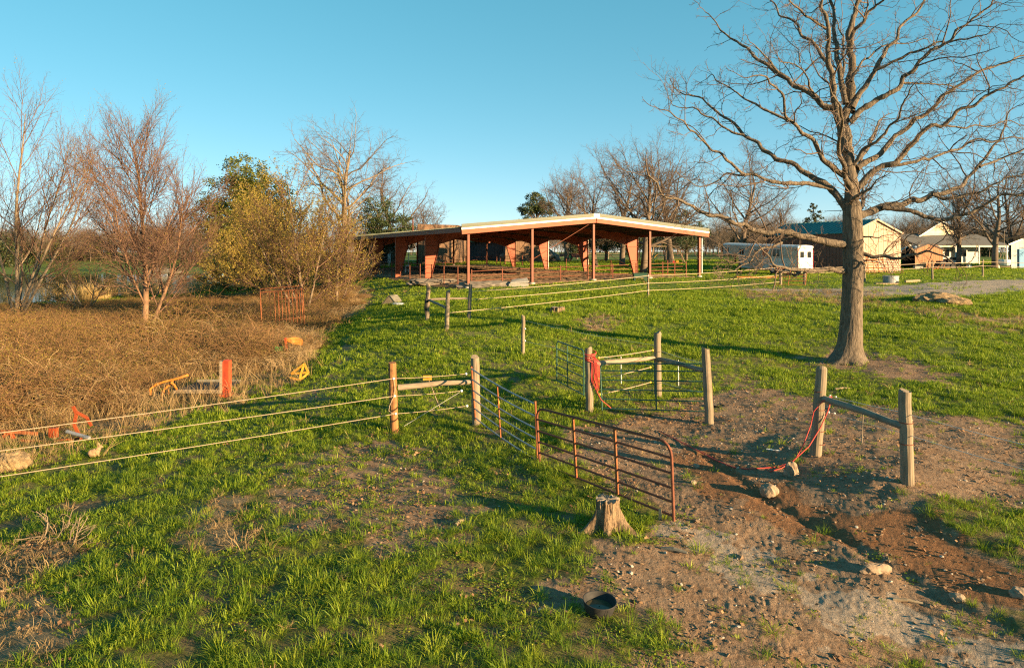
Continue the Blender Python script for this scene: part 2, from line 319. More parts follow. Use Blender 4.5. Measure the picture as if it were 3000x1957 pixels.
# ------------------------------------------------------------------ object helpers
def tag(o, label=None, cat=None, group=None, kind=None):
    if label: o['label'] = label
    if cat: o['category'] = cat
    if group: o['group'] = group
    if kind: o['kind'] = kind
    return o
def thing(name, loc, label, cat, group=None):
    o = bpy.data.objects.new(name, None); COL.objects.link(o); o.location = loc; o.empty_display_size = 0.3
    return tag(o, label, cat, group)
def link_mesh(name, me, parent=None, loc=(0, 0, 0)):
    o = bpy.data.objects.new(name, me); COL.objects.link(o); o.location = loc
    if parent is not None: o.parent = parent
    return o
def world_base(o):
    p = V((0, 0, 0))
    while o is not None: p = p+o.location; o = o.parent
    return p
class MB:
    """collects shapes, builds ONE mesh object"""
    def __init__(s): s.v = []; s.f = []; s.mi = []; s.cur = 0
    def add(s, vs, fs):
        o = len(s.v); s.v += [tuple(p) for p in vs]; s.f += [tuple(i+o for i in f) for f in fs]; s.mi += [s.cur]*len(fs)
        return s
    def box(s, c, size, ax=None, rz=0.0):
        c = V(c); hx, hy, hz = (k/2 for k in size)
        if ax is None: X, Y, Z = V((math.cos(rz), math.sin(rz), 0)), V((-math.sin(rz), math.cos(rz), 0)), V((0, 0, 1))
        else: X, Y, Z = ax
        vs = [c+X*(a*hx)+Y*(b*hy)+Z*(d*hz) for a in (-1, 1) for b in (-1, 1) for d in (-1, 1)]
        return s.add(vs, [(0, 1, 3, 2), (4, 6, 7, 5), (0, 4, 5, 1), (2, 3, 7, 6), (0, 2, 6, 4), (1, 5, 7, 3)])
    def beam(s, a, b, w, h, up=(0, 0, 1)):
        a, b = V(a), V(b); Z = (b-a); L = Z.length; Z.normalize(); u = V(up)
        X = Z.cross(u)
        if X.length < 1e-4: X = Z.cross(V((1, 0, 0)))
        X.normalize(); Y = X.cross(Z).normalized()
        return s.box((a+b)/2, (w, h, L), (X, Y, Z))
    def tube(s, pts, r, n=8, cap=True):
        pts = [V(p) for p in pts]; k = len(pts); rs = r if hasattr(r, '__len__') else [r]*k
        t0 = (pts[1]-pts[0]).normalized(); ref = V((0, 0, 1)) if abs(t0.z) < 0.9 else V((1, 0, 0))
        X = t0.cross(ref).normalized(); vs = []; fs = []
        for i, p in enumerate(pts):
            t = (pts[min(i+1, k-1)]-pts[max(i-1, 0)])
            t = t.normalized() if t.length > 1e-9 else t0
            X = (X-t*X.dot(t))
            X = X.normalized() if X.length > 1e-6 else t.orthogonal().normalized()
            Y = t.cross(X)
            for j in range(n):
                a = 2*math.pi*j/n; vs.append(p+(X*math.cos(a)+Y*math.sin(a))*rs[i])
        for i in range(k-1):
            for j in range(n):
                j2 = (j+1) % n; fs.append((i*n+j, i*n+j2, (i+1)*n+j2, (i+1)*n+j))
        if cap: fs.append(tuple(range(n-1, -1, -1))); fs.append(tuple((k-1)*n+j for j in range(n)))
        return s.add(vs, fs)
    def prism(s, poly, off):
        """poly: list of 3D points (planar), extruded by vector off"""
        n = len(poly); off = V(off); vs = [V(p) for p in poly]+[V(p)+off for p in poly]
        fs = [tuple(range(n-1, -1, -1)), tuple(range(n, 2*n))]+[(i, (i+1) % n, n+(i+1) % n, n+i) for i in range(n)]
        return s.add(vs, fs)
    def lathe(s, c, prof, n=24, cap=False):
        c = V(c); vs = []; fs = []
        for (r, z) in prof:
            for j in range(n):
                a = 2*math.pi*j/n; vs.append(c+V((r*math.cos(a), r*math.sin(a), z)))
        for i in range(len(prof)-1):
            for j in range(n):
                j2 = (j+1) % n; fs.append((i*n+j, i*n+j2, (i+1)*n+j2, (i+1)*n+j))
        if cap: fs.append(tuple((len(prof)-1)*n+j for j in range(n)))
        return s.add(vs, fs)
    def build(s, name, mats, parent=None, origin=None, smooth=False, bevel=0.0):
        base = world_base(parent) if parent is not None else (V(origin) if origin is not None else V((0, 0, 0)))
        me = bpy.data.meshes.new(name)
        me.from_pydata([(p[0]-base.x, p[1]-base.y, p[2]-base.z) for p in s.v], [], s.f)
        for m in (mats if isinstance(mats, (list, tuple)) else [mats]): me.materials.append(m)
        if any(s.mi): me.polygons.foreach_set('material_index', s.mi)
        if smooth: me.polygons.foreach_set('use_smooth', [True]*len(s.f))
        import bmesh
        bm = bmesh.new(); bm.from_mesh(me); bmesh.ops.recalc_face_normals(bm, faces=bm.faces); bm.to_mesh(me); bm.free()
        o = link_mesh(name, me, parent, (0, 0, 0) if parent is not None else base)
        if bevel:
            bv = o.modifiers.new('bevel', 'BEVEL'); bv.width = bevel; bv.segments = 2; bv.limit_method = 'ANGLE'
        return o
def np_mesh(name, v, faces, mats, mi=None, smooth=False):
    """faces: list of (n,k) int arrays"""
    me = bpy.data.meshes.new(name)
    v = np.ascontiguousarray(v, np.float32); me.vertices.add(len(v)); me.vertices.foreach_set('co', v.ravel())
    faces = [f for f in faces if len(f)]
    nl = sum(f.size for f in faces); nf = sum(len(f) for f in faces)
    me.loops.add(nl); me.polygons.add(nf)
    me.loops.foreach_set('vertex_index', np.concatenate([f.ravel() for f in faces]).astype(np.int32))
    tot = np.concatenate([np.full(len(f), f.shape[1]) for f in faces]); st = np.concatenate([[0], np.cumsum(tot)[:-1]])
    me.polygons.foreach_set('loop_start', st.astype(np.int32))
    if mi is not None: me.polygons.foreach_set('material_index', np.asarray(mi, np.int32))
    if smooth: me.polygons.foreach_set('use_smooth', np.ones(nf, bool))
    for m in (mats if isinstance(mats, (list, tuple)) else [mats]): me.materials.append(m)
    me.update(calc_edges=True); me.validate()
    return me
def instancer(name, pts, scl, rot, idx, meshes, label, cat=None, kind='stuff', tilt=None):
    """one object whose points each carry one of the meshes (uncountable cover)"""
    srcs = []
    for i, me in enumerate(meshes):
        so_ = bpy.data.objects.new('%s_piece' % name, me); srcs.append(so_)
    c = bpy.data.collections.new(name+'_pieces')
    for s in srcs: c.objects.link(s)
    me = bpy.data.meshes.new(name); n = len(pts)
    me.vertices.add(n); me.vertices.foreach_set('co', np.asarray(pts, np.float32).ravel())
    def attr(nm, tp, key, a):
        at_ = me.attributes.new(nm, tp, 'POINT'); at_.data.foreach_set(key, np.ascontiguousarray(a).ravel())
    attr('isc', 'FLOAT_VECTOR', 'vector', np.asarray(scl, np.float32)); attr('irot', 'FLOAT_VECTOR', 'vector', np.asarray(rot, np.float32)); attr('idx', 'INT', 'value', np.asarray(idx, np.int32))
    o = link_mesh(name, me); tag(o, label, cat, None, kind)
    ng = bpy.data.node_groups.new(name+'_nodes', 'GeometryNodeTree')
    ng.interface.new_socket('Geometry', in_out='INPUT', socket_type='NodeSocketGeometry'); ng.interface.new_socket('Geometry', in_out='OUTPUT', socket_type='NodeSocketGeometry')
    N = ng.nodes; L = ng.links
    gi = N.new('NodeGroupInput'); go = N.new('NodeGroupOutput'); ip = N.new('GeometryNodeInstanceOnPoints')
    ci = N.new('GeometryNodeCollectionInfo'); ci.inputs['Collection'].default_value = c; ci.inputs['Separate Children'].default_value = True; ci.inputs['Reset Children'].default_value = True
    def na(nm, tp):
        q = N.new('GeometryNodeInputNamedAttribute'); q.data_type = tp; q.inputs['Name'].default_value = nm; return q.outputs['Attribute']
    L.new(gi.outputs[0], ip.inputs['Points']); L.new(ci.outputs[0], ip.inputs['Instance']); ip.inputs['Pick Instance'].default_value = True
    L.new(na('idx', 'INT'), ip.inputs['Instance Index']); L.new(na('isc', 'FLOAT_VECTOR'), ip.inputs['Scale'])
    e2r = N.new('FunctionNodeEulerToRotation'); L.new(na('irot', 'FLOAT_VECTOR'), e2r.inputs[0]); L.new(e2r.outputs[0], ip.inputs['Rotation'])
    L.new(ip.outputs[0], go.inputs[0])
    md = o.modifiers.new('scatter', 'NODES'); md.node_group = ng
    return o

# ------------------------------------------------------------------ ground sheet
def ground_material():
    m = bpy.data.materials.new('pasture_ground'); m.use_nodes = True
    n = m.node_tree.nodes; l = m.node_tree.links; b = n['Principled BSDF']; b.inputs['Roughness'].default_value = 0.95; b.inputs['Specular IOR Level'].default_value = 0.15
    tc = n.new('ShaderNodeTexCoord'); O = tc.outputs['Object']
    def noise(sc, det=6, ro=0.65):
        q = n.new('ShaderNodeTexNoise'); q.inputs['Scale'].default_value = sc; q.inputs['Detail'].default_value = det; q.inputs['Roughness'].default_value = ro; l.new(O, q.inputs['Vector']); return q.outputs['Fac']
    def ramp(f, a, ca, b_, cb):
        q = n.new('ShaderNodeValToRGB'); e = q.color_ramp.elements; e[0].position = a; e[1].position = b_; e[0].color = (*ca, 1); e[1].color = (*cb, 1); l.new(f, q.inputs['Fac']); return q.outputs[0]
    def mix(f, a, c):
        q = n.new('ShaderNodeMix'); q.data_type = 'RGBA'; l.new(f, q.inputs['Factor']); l.new(a, q.inputs['A']); l.new(c, q.inputs['B']); return q.outputs['Result']
    def attr(nm):
        q = n.new('ShaderNodeAttribute'); q.attribute_name = nm; return q.outputs['Fac']
    def soft(f, nz, amt=0.5):
        """edge of a region broken up by noise"""
        a = n.new('ShaderNodeMath'); a.operation = 'MULTIPLY_ADD'; l.new(nz, a.inputs[0]); a.inputs[1].default_value = amt; a.inputs[2].default_value = -amt/2
        s = n.new('ShaderNodeMath'); s.operation = 'ADD'; l.new(f, s.inputs[0]); l.new(a.outputs[0], s.inputs[1])
        r = n.new('ShaderNodeMapRange'); r.interpolation_type = 'SMOOTHSTEP'; r.inputs['From Min'].default_value = 0.28; r.inputs['From Max'].default_value = 0.62; l.new(s.outputs[0], r.inputs['Value']); return r.outputs[0]
    n1 = noise(0.7); n2 = noise(3.5); n3 = noise(14, 8, 0.7); n4 = noise(0.12, 5); n5 = noise(45, 6, 0.7)
    turf = ramp(n3, 0.35, (0.085, 0.085, 0.022), 0.65, (0.13, 0.145, 0.03))
    turf2 = ramp(n3, 0.3, (0.13, 0.085, 0.045), 0.7, (0.25, 0.17, 0.10))
    turf = mix(ramp(n1, 0.45, (0, 0, 0), 0.62, (1, 1, 1)), turf, turf2)
    lawn = ramp(n2, 0.3, (0.075, 0.125, 0.016), 0.7, (0.115, 0.165, 0.025))
    lawn = mix(ramp(n4, 0.45, (0, 0, 0), 0.7, (1, 1, 1)), lawn, ramp(n1, 0.3, (0.10, 0.13, 0.03), 0.7, (0.14, 0.15, 0.045)))
    turf = mix(attr('lawn'), turf, lawn)
    soil = ramp(n3, 0.3, (0.15, 0.088, 0.048), 0.7, (0.31, 0.20, 0.125))
    soil = mix(ramp(n2, 0.42, (0, 0, 0), 0.65, (1, 1, 1)), soil, ramp(n5, 0.3, (0.19, 0.122, 0.072), 0.7, (0.38, 0.265, 0.175)))
    red = ramp(n3, 0.3, (0.16, 0.075, 0.034), 0.7, (0.27, 0.14, 0.068))
    pale = ramp(n3, 0.3, (0.24, 0.175, 0.12), 0.7, (0.42, 0.34, 0.26))
    dry = ramp(n5, 0.3, (0.17, 0.12, 0.065), 0.7, (0.34, 0.25, 0.145))
    grav = ramp(n5, 0.3, (0.25, 0.20, 0.15), 0.7, (0.38, 0.32, 0.25))
    aren = ramp(n3, 0.3, (0.115, 0.07, 0.04), 0.7, (0.20, 0.13, 0.075))
    shore = ramp(n3, 0.3, (0.03, 0.025, 0.015), 0.7, (0.06, 0.05, 0.03))
    c = turf
    c = mix(soft(attr('soil'), n2, 0.6), c, soil)
    c = mix(soft(attr('red'), n1, 0.7), c, red)
    c = mix(soft(attr('pale'), n2, 0.9), c, pale)
    c = mix(soft(attr('dry'), n2, 0.6), c, dry)
    c = mix(soft(attr('drive'), n1, 0.5), c, grav)
    c = mix(soft(attr('arena'), n2, 0.3), c, aren)
    c = mix(attr('shore'), c, shore)
    l.new(c, b.inputs['Base Color'])
    ba = n.new('ShaderNodeMath'); ba.operation = 'MULTIPLY_ADD'; l.new(n5, ba.inputs[0]); ba.inputs[1].default_value = 0.35; l.new(n3, ba.inputs[2])
    b1 = n.new('ShaderNodeBump'); b1.inputs['Distance'].default_value = 0.05; b1.inputs['Strength'].default_value = 1.0; l.new(ba.outputs[0], b1.inputs['Height'])
    nh = noise(2.2, 5, 0.6)
    b2 = n.new('ShaderNodeBump'); b2.inputs['Distance'].default_value = 0.22; l.new(attr('arena'), b2.inputs['Strength']); l.new(nh, b2.inputs['Height']); l.new(b1.outputs[0], b2.inputs['Normal'])
    l.new(b2.outputs[0], b.inputs['Normal'])
    return m
def build_ground():
    ta = np.tan(np.linspace(math.atan(-0.86), math.atan(0.86), 640)); th = np.arctan(ta)
    th = np.concatenate([th, np.linspace(th[-1], th[0]+2*math.pi, 44)[1:-1]])     # angle from +Y towards +X
    rr = np.concatenate([[2.0, 3.5, 5.0], np.exp(np.linspace(math.log(6.2), math.log(75), 440)), np.exp(np.linspace(math.log(78), math.log(6000), 70))])
    TH, RR = np.meshgrid(th, rr); X = np.sin(TH)*RR; Y = np.cos(TH)*RR
    m = masks(X, Y); Z = z_full(X, Y, m)
    far = sstep(900, 6000, RR); Z = Z*(1-far)+(ZC-1.6-3)*far
    nr, nt = X.shape; v = np.stack([X, Y, Z], -1).reshape(-1, 3)
    v = np.concatenate([v, [[0, 0, ZC-4.6]]]); i = np.arange(nr*nt).reshape(nr, nt)
    a = i[:-1]; b = i[1:]; q = np.stack([a, b, np.roll(b, -1, 1), np.roll(a, -1, 1)], -1).reshape(-1, 4)
    t = np.stack([i[0], np.roll(i[0], -1), np.full(nt, nr*nt)], -1)
    me = np_mesh('ground', v, [q[:, ::-1], t], ground_material(), smooth=True)
    d = np.hypot(X, Y)
    at_ = {'soil': np.clip(np.maximum.reduce([m['dirt'], m['tree'], m['hoof']*.75, m['path']]), 0, 1), 'red': m['red'], 'pale': m['pale'],
           'dry': np.clip(np.maximum.reduce([m['dry'], m['junk']*.85, m['brush'], m['straw'], m['leaf']]), 0, 1), 'drive': m['drive'], 'arena': m['arena'], 'shore': m['shore']*0.9,
           'lawn': sstep(14, 45, d)}
    for k_, a_ in at_.items():
        f = me.attributes.new(k_, 'FLOAT', 'POINT'); f.data.foreach_set('value', np.concatenate([a_.ravel(), [0.0]]).astype(np.float32))
    o = link_mesh('ground', me); tag(o, 'sloping pasture ground with bare soil, gravel and lawn', 'ground', None, 'structure')
build_ground()

def build_pond():
    ax = [p[0] for p in POND]; ay = [p[1] for p in POND]
    x0, x1, y0, y1 = min(ax)-6, max(ax)+6, min(ay)-6, max(ay)+6
    me = np_mesh('pond_water', np.array([[x0, y0, 0], [x1, y0, 0], [x1, y1, 0], [x0, y1, 0]], float)+np.array([0, 0, ZC-WATER]), [np.array([[0, 1, 2, 3]])], mat('pond_surface', (0.02, 0.022, 0.016), rough=0.06, spec=0.5, bump=0.0))
    m = MATS['pond_surface']; n = m.node_tree.nodes; l = m.node_tree.links
    tc = n.new('ShaderNodeTexCoord'); nz = n.new('ShaderNodeTexNoise'); nz.inputs['Scale'].default_value = 0.9; nz.inputs['Detail'].default_value = 3; bp = n.new('ShaderNodeBump'); bp.inputs['Strength'].default_value = 0.04; bp.inputs['Distance'].default_value = 0.3
    l.new(tc.outputs['Object'], nz.inputs['Vector']); l.new(nz.outputs['Fac'], bp.inputs['Height']); l.new(bp.outputs[0], n['Principled BSDF'].inputs['Normal'])
    tag(link_mesh('pond_water', me), 'still dark pond water behind the reeds', 'pond', None, 'structure')
build_pond()
# ------------------------------------------------------------------ trees
def tubes_mesh(name, branches, mats, sides_by_r=((0.12, 10), (0.05, 7), (0.02, 5), (0.0, 3)), leaves=None, smooth=True, mi_r=None):
    """branches: list of (pts (n,3), radii (n,)). leaves: (centres (m,3), size, material slot)"""
    groups = {}
    for p, r in branches:
        sd = next(s for lim, s in sides_by_r if r[0] >= lim)
        groups.setdefault((len(p), sd), []).append((p, r))
    V_, Q_, T_, MQ, MT = [], [], [], [], []; off = 0
    for (n, sd), lst in groups.items():
        P = np.stack([a for a, _ in lst]); R = np.stack([b for _, b in lst]); B = len(lst)
        T = np.gradient(P, axis=1); T /= np.linalg.norm(T, axis=2, keepdims=True)+1e-9
        ax = P[:, -1]-P[:, 0]; ax /= np.linalg.norm(ax, axis=1, keepdims=True)+1e-9
        ref = np.where(np.abs(ax[:, 2:3]) < 0.8, np.array([[0, 0, 1.0]]), np.array([[1.0, 0, 0]]))[:, None, :]
        X = np.cross(T, np.broadcast_to(ref, T.shape)); X /= np.linalg.norm(X, axis=2, keepdims=True)+1e-9
        Y = np.cross(T, X); a = np.arange(sd)*2*math.pi/sd
        vv = P[:, :, None, :]+(X[:, :, None, :]*np.cos(a)[None, None, :, None]+Y[:, :, None, :]*np.sin(a)[None, None, :, None])*R[:, :, None, None]
        idx = np.arange(B*n*sd).reshape(B, n, sd)+off
        a0 = idx[:, :-1]; b0 = idx[:, 1:]
        q = np.stack([a0, np.roll(a0, -1, 2), np.roll(b0, -1, 2), b0], -1).reshape(-1, 4)
        V_.append(vv.reshape(-1, 3)); Q_.append(q)
        big = 1 if (mi_r is not None and R[:, 0].max() < mi_r) else 0
        if mi_r is not None:
            MQ.append(np.repeat((R[:, 0] < mi_r).astype(int), (n-1)*sd))
        else: MQ.append(np.zeros(len(q), int))
        off += B*n*sd
    if leaves is not None and len(leaves[0]):
        c, sz, slot = leaves; m = len(c); g = np.random.default_rng(len(c))
        u = g.normal(size=(m, 3)); u /= np.linalg.norm(u, axis=1, keepdims=True); w = g.normal(size=(m, 3)); w = np.cross(u, w); w /= np.linalg.norm(w, axis=1, keepdims=True)
        s = sz*g.uniform(0.6, 1.4, (m, 1))
        vv = np.stack([c-u*s*.5, c+w*s*.33, c+u*s*.5, c-w*s*.33], 1).reshape(-1, 3)
        Q_.append(np.arange(m*4).reshape(m, 4)+off); V_.append(vv); MQ.append(np.full(m, slot))
    return np_mesh(name, np.concatenate(V_), [np.concatenate(Q_)], mats, np.concatenate(MQ), smooth)

def grow(g, start, d0, L, r0, lvl, P, out, tips):
    """one branch with its children; P = per-level settings"""
    S = P[lvl]; n = max(3, int(L/S['seg'])+1); n = min(n, S.get('maxn', 14)); step = L/(n-1)
    p = np.array(start, float); d = np.array(d0, float); d /= np.linalg.norm(d)
    pts = [p.copy()]; dirs = [d.copy()]
    W = g.normal(0, S['wob'], (n, 3))
    for i in range(1, n):
        d = d+W[i]; d[2] += S['up']*(1.0 if lvl else 1.0); d /= np.linalg.norm(d)
        p = p+d*step; pts.append(p.copy()); dirs.append(d.copy())
    t = np.linspace(0, 1, n); tipf = S.get('tip', 0.25)
    rad = r0*(1-(1-tipf)*t**S.get('pw', 1.0))
    out.append((np.array(pts), rad))
    if lvl+1 >= len(P): tips.append(pts[-1]); return
    C = P[lvl+1]; k = S['n'] if S['n'] >= 1 else (1 if g.random() < S['n'] else 0)
    k = max(0, int(round(g.normal(k, k*0.18)*min(1.6, max(0.5, L/S.get('Lref', L)))))); az = g.uniform(0, 6.28)
    for j in range(k):
        tt = S['t0']+(1-S['t0'])*((j+g.uniform(0.2, 0.8))/k)
        x = tt*(n-1); i = min(int(x), n-2); f = x-i
        q = pts[i]*(1-f)+pts[i+1]*f; dd = dirs[min(i+1, n-1)]
        az += 2.4+g.normal(0, 0.5); an = math.radians(g.normal(S['ang'], S['ang']*0.2))*(1.15-0.45*tt)
        ref = np.array([0, 0, 1.0]) if abs(dd[2]) < 0.9 else np.array([1.0, 0, 0])
        e1 = np.cross(dd, ref); e1 /= np.linalg.norm(e1); e2 = np.cross(dd, e1)
        nd = dd*math.cos(an)+(e1*math.cos(az)+e2*math.sin(az))*math.sin(an)
        if S.get('flat'): nd[2] *= S['flat']
        rr = r0*(1-(1-tipf)*tt**S.get('pw', 1.0))
        sh = S.get('shape', 'cone'); prof = (1.05-0.6*tt) if sh == 'cone' else (0.55+1.0*math.sin(math.pi*min(1, 0.15+0.75*tt))*0.6)
        LL = L*S['ratio']*prof*g.uniform(0.75, 1.25)
        grow(g, q, nd, LL, min(rr*0.75, max(rr*S.get('rr', 0.55), C.get('rmin', 0.004))), lvl+1, P, out, tips)

def tree_thing(name, base, label, group, trunk_me, crown_me, scale=1.0, rz=0.0):
    o = thing(name, base, label, 'tree', group); o.scale = (scale,)*3; o.rotation_euler.z = rz
    link_mesh('trunk', trunk_me, o); link_mesh('crown', crown_me, o)
    return o
def split_tree(nm, out, tips, trunk_n, mats_t, mats_c, leaves=None, sides=None, rcut=None):
    tr = out[:trunk_n]; cr = out[trunk_n:]
    kw = {} if sides is None else {'sides_by_r': sides}
    return tubes_mesh(nm+'_trunk', tr, mats_t, **kw), tubes_mesh(nm+'_crown', cr, mats_c, leaves=leaves, mi_r=rcut, **kw)

L_BUD = leafmat('budding_leaf', [(0.16, 0.15, 0.02), (0.26, 0.21, 0.035), (0.34, 0.24, 0.05)])
L_GREEN = leafmat('fresh_leaf', [(0.07, 0.09, 0.012), (0.16, 0.17, 0.018), (0.30, 0.27, 0.025)])
L_CEDAR = leafmat('cedar_needle', [(0.018, 0.035, 0.015), (0.035, 0.055, 0.02), (0.075, 0.075, 0.025)], trans=0.15)
L_PINE = leafmat('pine_needle', [(0.035, 0.055, 0.018), (0.065, 0.085, 0.025), (0.11, 0.12, 0.035)], trans=0.15)
L_WILLOW = leafmat('willow_leaf', [(0.15, 0.125, 0.025), (0.27, 0.21, 0.04), (0.38, 0.28, 0.06)])
FARS = ((0.14, 7), (0.05, 5), (0.0, 3))

def oak_params(H, dense=1.0, rmin=0.012):
    return [dict(seg=0.8, wob=0.06, up=0.04, n=17*dense, t0=0.26, ang=60, ratio=0.62, rr=0.5, tip=0.22, maxn=14, shape='dome', Lref=H*0.72),
            dict(seg=0.7, wob=0.17, up=0.07, n=9*dense, t0=0.18, ang=46, ratio=0.47, rr=0.5, tip=0.2, rmin=0.03, maxn=9, Lref=H*0.36),
            dict(seg=0.45, wob=0.2, up=0.05, n=7*dense, t0=0.12, ang=48, ratio=0.45, rr=0.5, tip=0.3, rmin=rmin*1.3, maxn=6, Lref=H*0.15),
            dict(seg=0.3, wob=0.22, up=0.03, n=5*dense, t0=0.15, ang=45, ratio=0.6, rr=0.6, tip=0.45, rmin=rmin, maxn=4, Lref=H*0.06),
            dict(seg=0.25, wob=0.2, up=0.02, n=0, t0=0, ang=0, ratio=0, tip=0.6, rmin=rmin*0.8, maxn=3)]
def make_oak(seed, H, r, mats=None, dense=1.0, rmin=0.012, lean=0.0, nl=0):
    g = np.random.default_rng(seed); out = []; tips = []
    grow(g, (0, 0, -0.2), (lean, 0, 1), H*0.72, r, 0, oak_params(H, dense, rmin), out, tips)
    top = max(t[2] for t in tips); out = [(p*(H/top), q) for p, q in out]; tips = [np.array(t)*(H/top) for t in tips]
    lv = None
    if nl: 
        t = np.array(tips); c = t[g.integers(0, len(t), nl)]+g.normal(0, 0.12, (nl, 3)); lv = (c, 0.09, 1)
    m = mats or [M_FARBARK, M_TWIG]
    return split_tree('oak%d' % seed, out, tips, 1, [m[0]], m, lv, FARS, 0.05)
FAR_OAKS = [make_oak(11, 14.0, 0.36, dense=0.95, rmin=0.014), make_oak(12, 14.0, 0.36, dense=0.95, rmin=0.014, lean=0.06), make_oak(15, 14.0, 0.34, dense=0.9, rmin=0.014, lean=-0.05)]
PALE_OAK = make_oak(21, 17.0, 0.42, [M_BARKP, M_TWIG], dense=0.95, rmin=0.014)
# (column, depth, height scale, mesh, turn, label)
for (px, d, H, k, rz, lab) in [
    (1000, 88, 22.5, 3, 0.6, 'tall pale-barked bare oak with forked top standing left of the pavilion roof'),
    (1150, 112, 19.5, 0, 1.0, 'bare spreading oak leaning over the left end of the pavilion roof'),
    (1248, 128, 13.5, 1, 2.2, 'low bare oak sweeping to the right behind the pavilion eave'),
    (1660, 118, 19.0, 1, 4.0, 'bare oak with a slim dark trunk just right of the round pine'),
    (1746, 88, 15.5, 2, 0.4, 'bare oak whose trunk shows beneath the pavilion ridge'),
    (1822, 92, 17.0, 0, 2.7, 'bare oak with dark trunk seen between ridge post and right columns'),
    (1883, 72, 16.0, 1, 5.3, 'thick-trunked bare oak rising directly behind the right pavilion column'),
    (1962, 97, 20.0, 2, 1.9, 'bare oak with its trunk in front of the timber swing set'),
    (2172, 80, 15.5, 0, 3.5, 'bare oak with lit trunk rising behind the horse trailer nose'),
    (2300, 120, 14.0, 2, 0.9, 'small bare oak behind the green roof of the metal shed'),
    (2808, 84, 13.5, 1, 0.2, 'bare oak standing in front of the cream house'),
    (2916, 78, 15.0, 0, 4.4, 'bare oak with a hanging chair beneath it at the right'),
    (2962, 86, 15.5, 2, 2.0, 'dark-trunked bare oak beside the grey building at the right edge'),
    (3110, 80, 16.0, 1, 3.0, 'bare oak mostly outside the right edge of the view'),
    (1570, 190, 13.0, 2, 3.3, 'distant bare tree showing above the pavilion roof left of the pine'),
    (1440, 200, 11.0, 0, 0.3, 'faint distant bare tree above the middle of the pavilion roof')]:
    t_, c_ = PALE_OAK if k == 3 else FAR_OAKS[k]
    tree_thing('oak_tree', D(px, d, 0.1), lab, 'bare oaks around the farmyard', t_, c_, H/(17.0 if k == 3 else 14.0), rz)

# slender trees by the pond (ascending shoots, budding)
def slender_params(H, dense, rmin):
    return [dict(seg=0.6, wob=0.035, up=0.03, n=20*dense, t0=0.16, ang=44, ratio=0.60, rr=0.36, tip=0.12, maxn=16, Lref=H),
            dict(seg=0.6, wob=0.055, up=0.075, n=12*dense, t0=0.15, ang=32, ratio=0.42, rr=0.5, tip=0.25, rmin=0.032, maxn=9, Lref=H*0.4),
            dict(seg=0.4, wob=0.09, up=0.05, n=10*dense, t0=0.1, ang=42, ratio=0.48, rr=0.5, tip=0.4, rmin=rmin*1.7, maxn=6, Lref=H*0.15),
            dict(seg=0.3, wob=0.12, up=0.04, n=0, t0=0.2, ang=42, ratio=0.5, tip=0.5, rmin=rmin, maxn=4)]
def slender_tree(name, base, H, r, seed, label, mats, trunks=((0, 0, 1),), dense=1.0, nl=4000, leaf=None, lsz=0.06, low=0.0, rmin=0.010, t0=0.16):
    g = np.random.default_rng(seed); out = []; tips = []; first = []
    P = slender_params(H, dense, rmin); P[0]['t0'] = t0; P[0]['n'] *= (1.0 if len(trunks) > 2 else 1.2)
    for k, dv in enumerate(trunks):
        o2 = []; grow(g, (dv[0]*0.3, dv[1]*0.3, -0.2), dv, H*(1.0 if k == 0 else g.uniform(0.7, 0.95)), r*(1 if k == 0 else 0.62), 0, P, o2, tips); first.append(o2[0]); out += o2[1:]
    top = max(t[2] for t in tips); sc_ = H/top; out = [(p*sc_, q) for p, q in out]; first = [(p*sc_, q) for p, q in first]
    a = np.concatenate([p for p, rr in out if rr[0] < 0.03])
    c = a[g.integers(0, len(a), nl)]+g.normal(0, 0.05, (nl, 3))
    if low > 0: c = c[(c[:, 2] < H*low) | (g.random(len(c)) < 0.25)]
    o = thing(name, base, label, 'tree')
    link_mesh('trunk', tubes_mesh(name+'_trunk', first, [mats[0]]), o)
    link_mesh('crown', tubes_mesh(name+'_crown', out, [mats[0], mats[1], leaf or L_BUD], leaves=(c, lsz, 2), mi_r=0.05), o)
    return o
slender_tree('pond_tree', G(424, 990, 0.1), 15.4, 0.2, 31, 'slender bare tree with upswept branches standing in the brush', [M_BARKB, M_TWIGR], ((0.02, 0, 1), (0.26, 0.1, 1)), 1.35, 6000, lsz=0.05)
slender_tree('pond_tree', G(50, 935, 0.1), 20.0, 0.20, 33, 'pale multi-stemmed budding tree cut by the left edge', [M_BARKP, M_TWIGR], ((0.04, 0, 1), (0.22, 0.1, 1), (-0.25, -0.1, 1), (0.5, -0.25, 0.9), (-0.1, 0.3, 1), (0.35, 0.3, 1)), 0.9, 16000, lsz=0.06, low=0.7)
slender_tree('willow_tree', G(255, 905, 0.1), 7.5, 0.10, 35, 'low budding willow leaning over the reeds between the two pond trees', [M_BARKP, M_TWIGR], ((-0.5, -0.1, 0.8), (0.5, 0.1, 0.9), (0.1, 0.4, 1), (-0.9, 0.2, 0.6)), 0.7, 9000, L_GREEN, 0.075)
slender_tree('willow_tree', D(890, 46, 0.1), 11.5, 0.15, 36, 'tall golden-budded willow behind the rusty cage', [M_BARKP, M_TWIGR], ((-0.1, 0, 1), (0.22, 0.1, 1), (-0.35, 0.15, 1), (-0.6, -0.2, 0.9)), 0.9, 26000, L_WILLOW, 0.085, t0=0.06)
slender_tree('willow_tree', D(985, 50, 0.1), 9.0, 0.12, 37, 'pale-stemmed budding willow beside the left pavilion columns', [M_BARKP, M_TWIGR], ((0.05, 0, 1), (-0.3, 0.1, 1), (0.45, -0.1, 0.8)), 0.85, 8000, L_WILLOW, 0.07, t0=0.06)
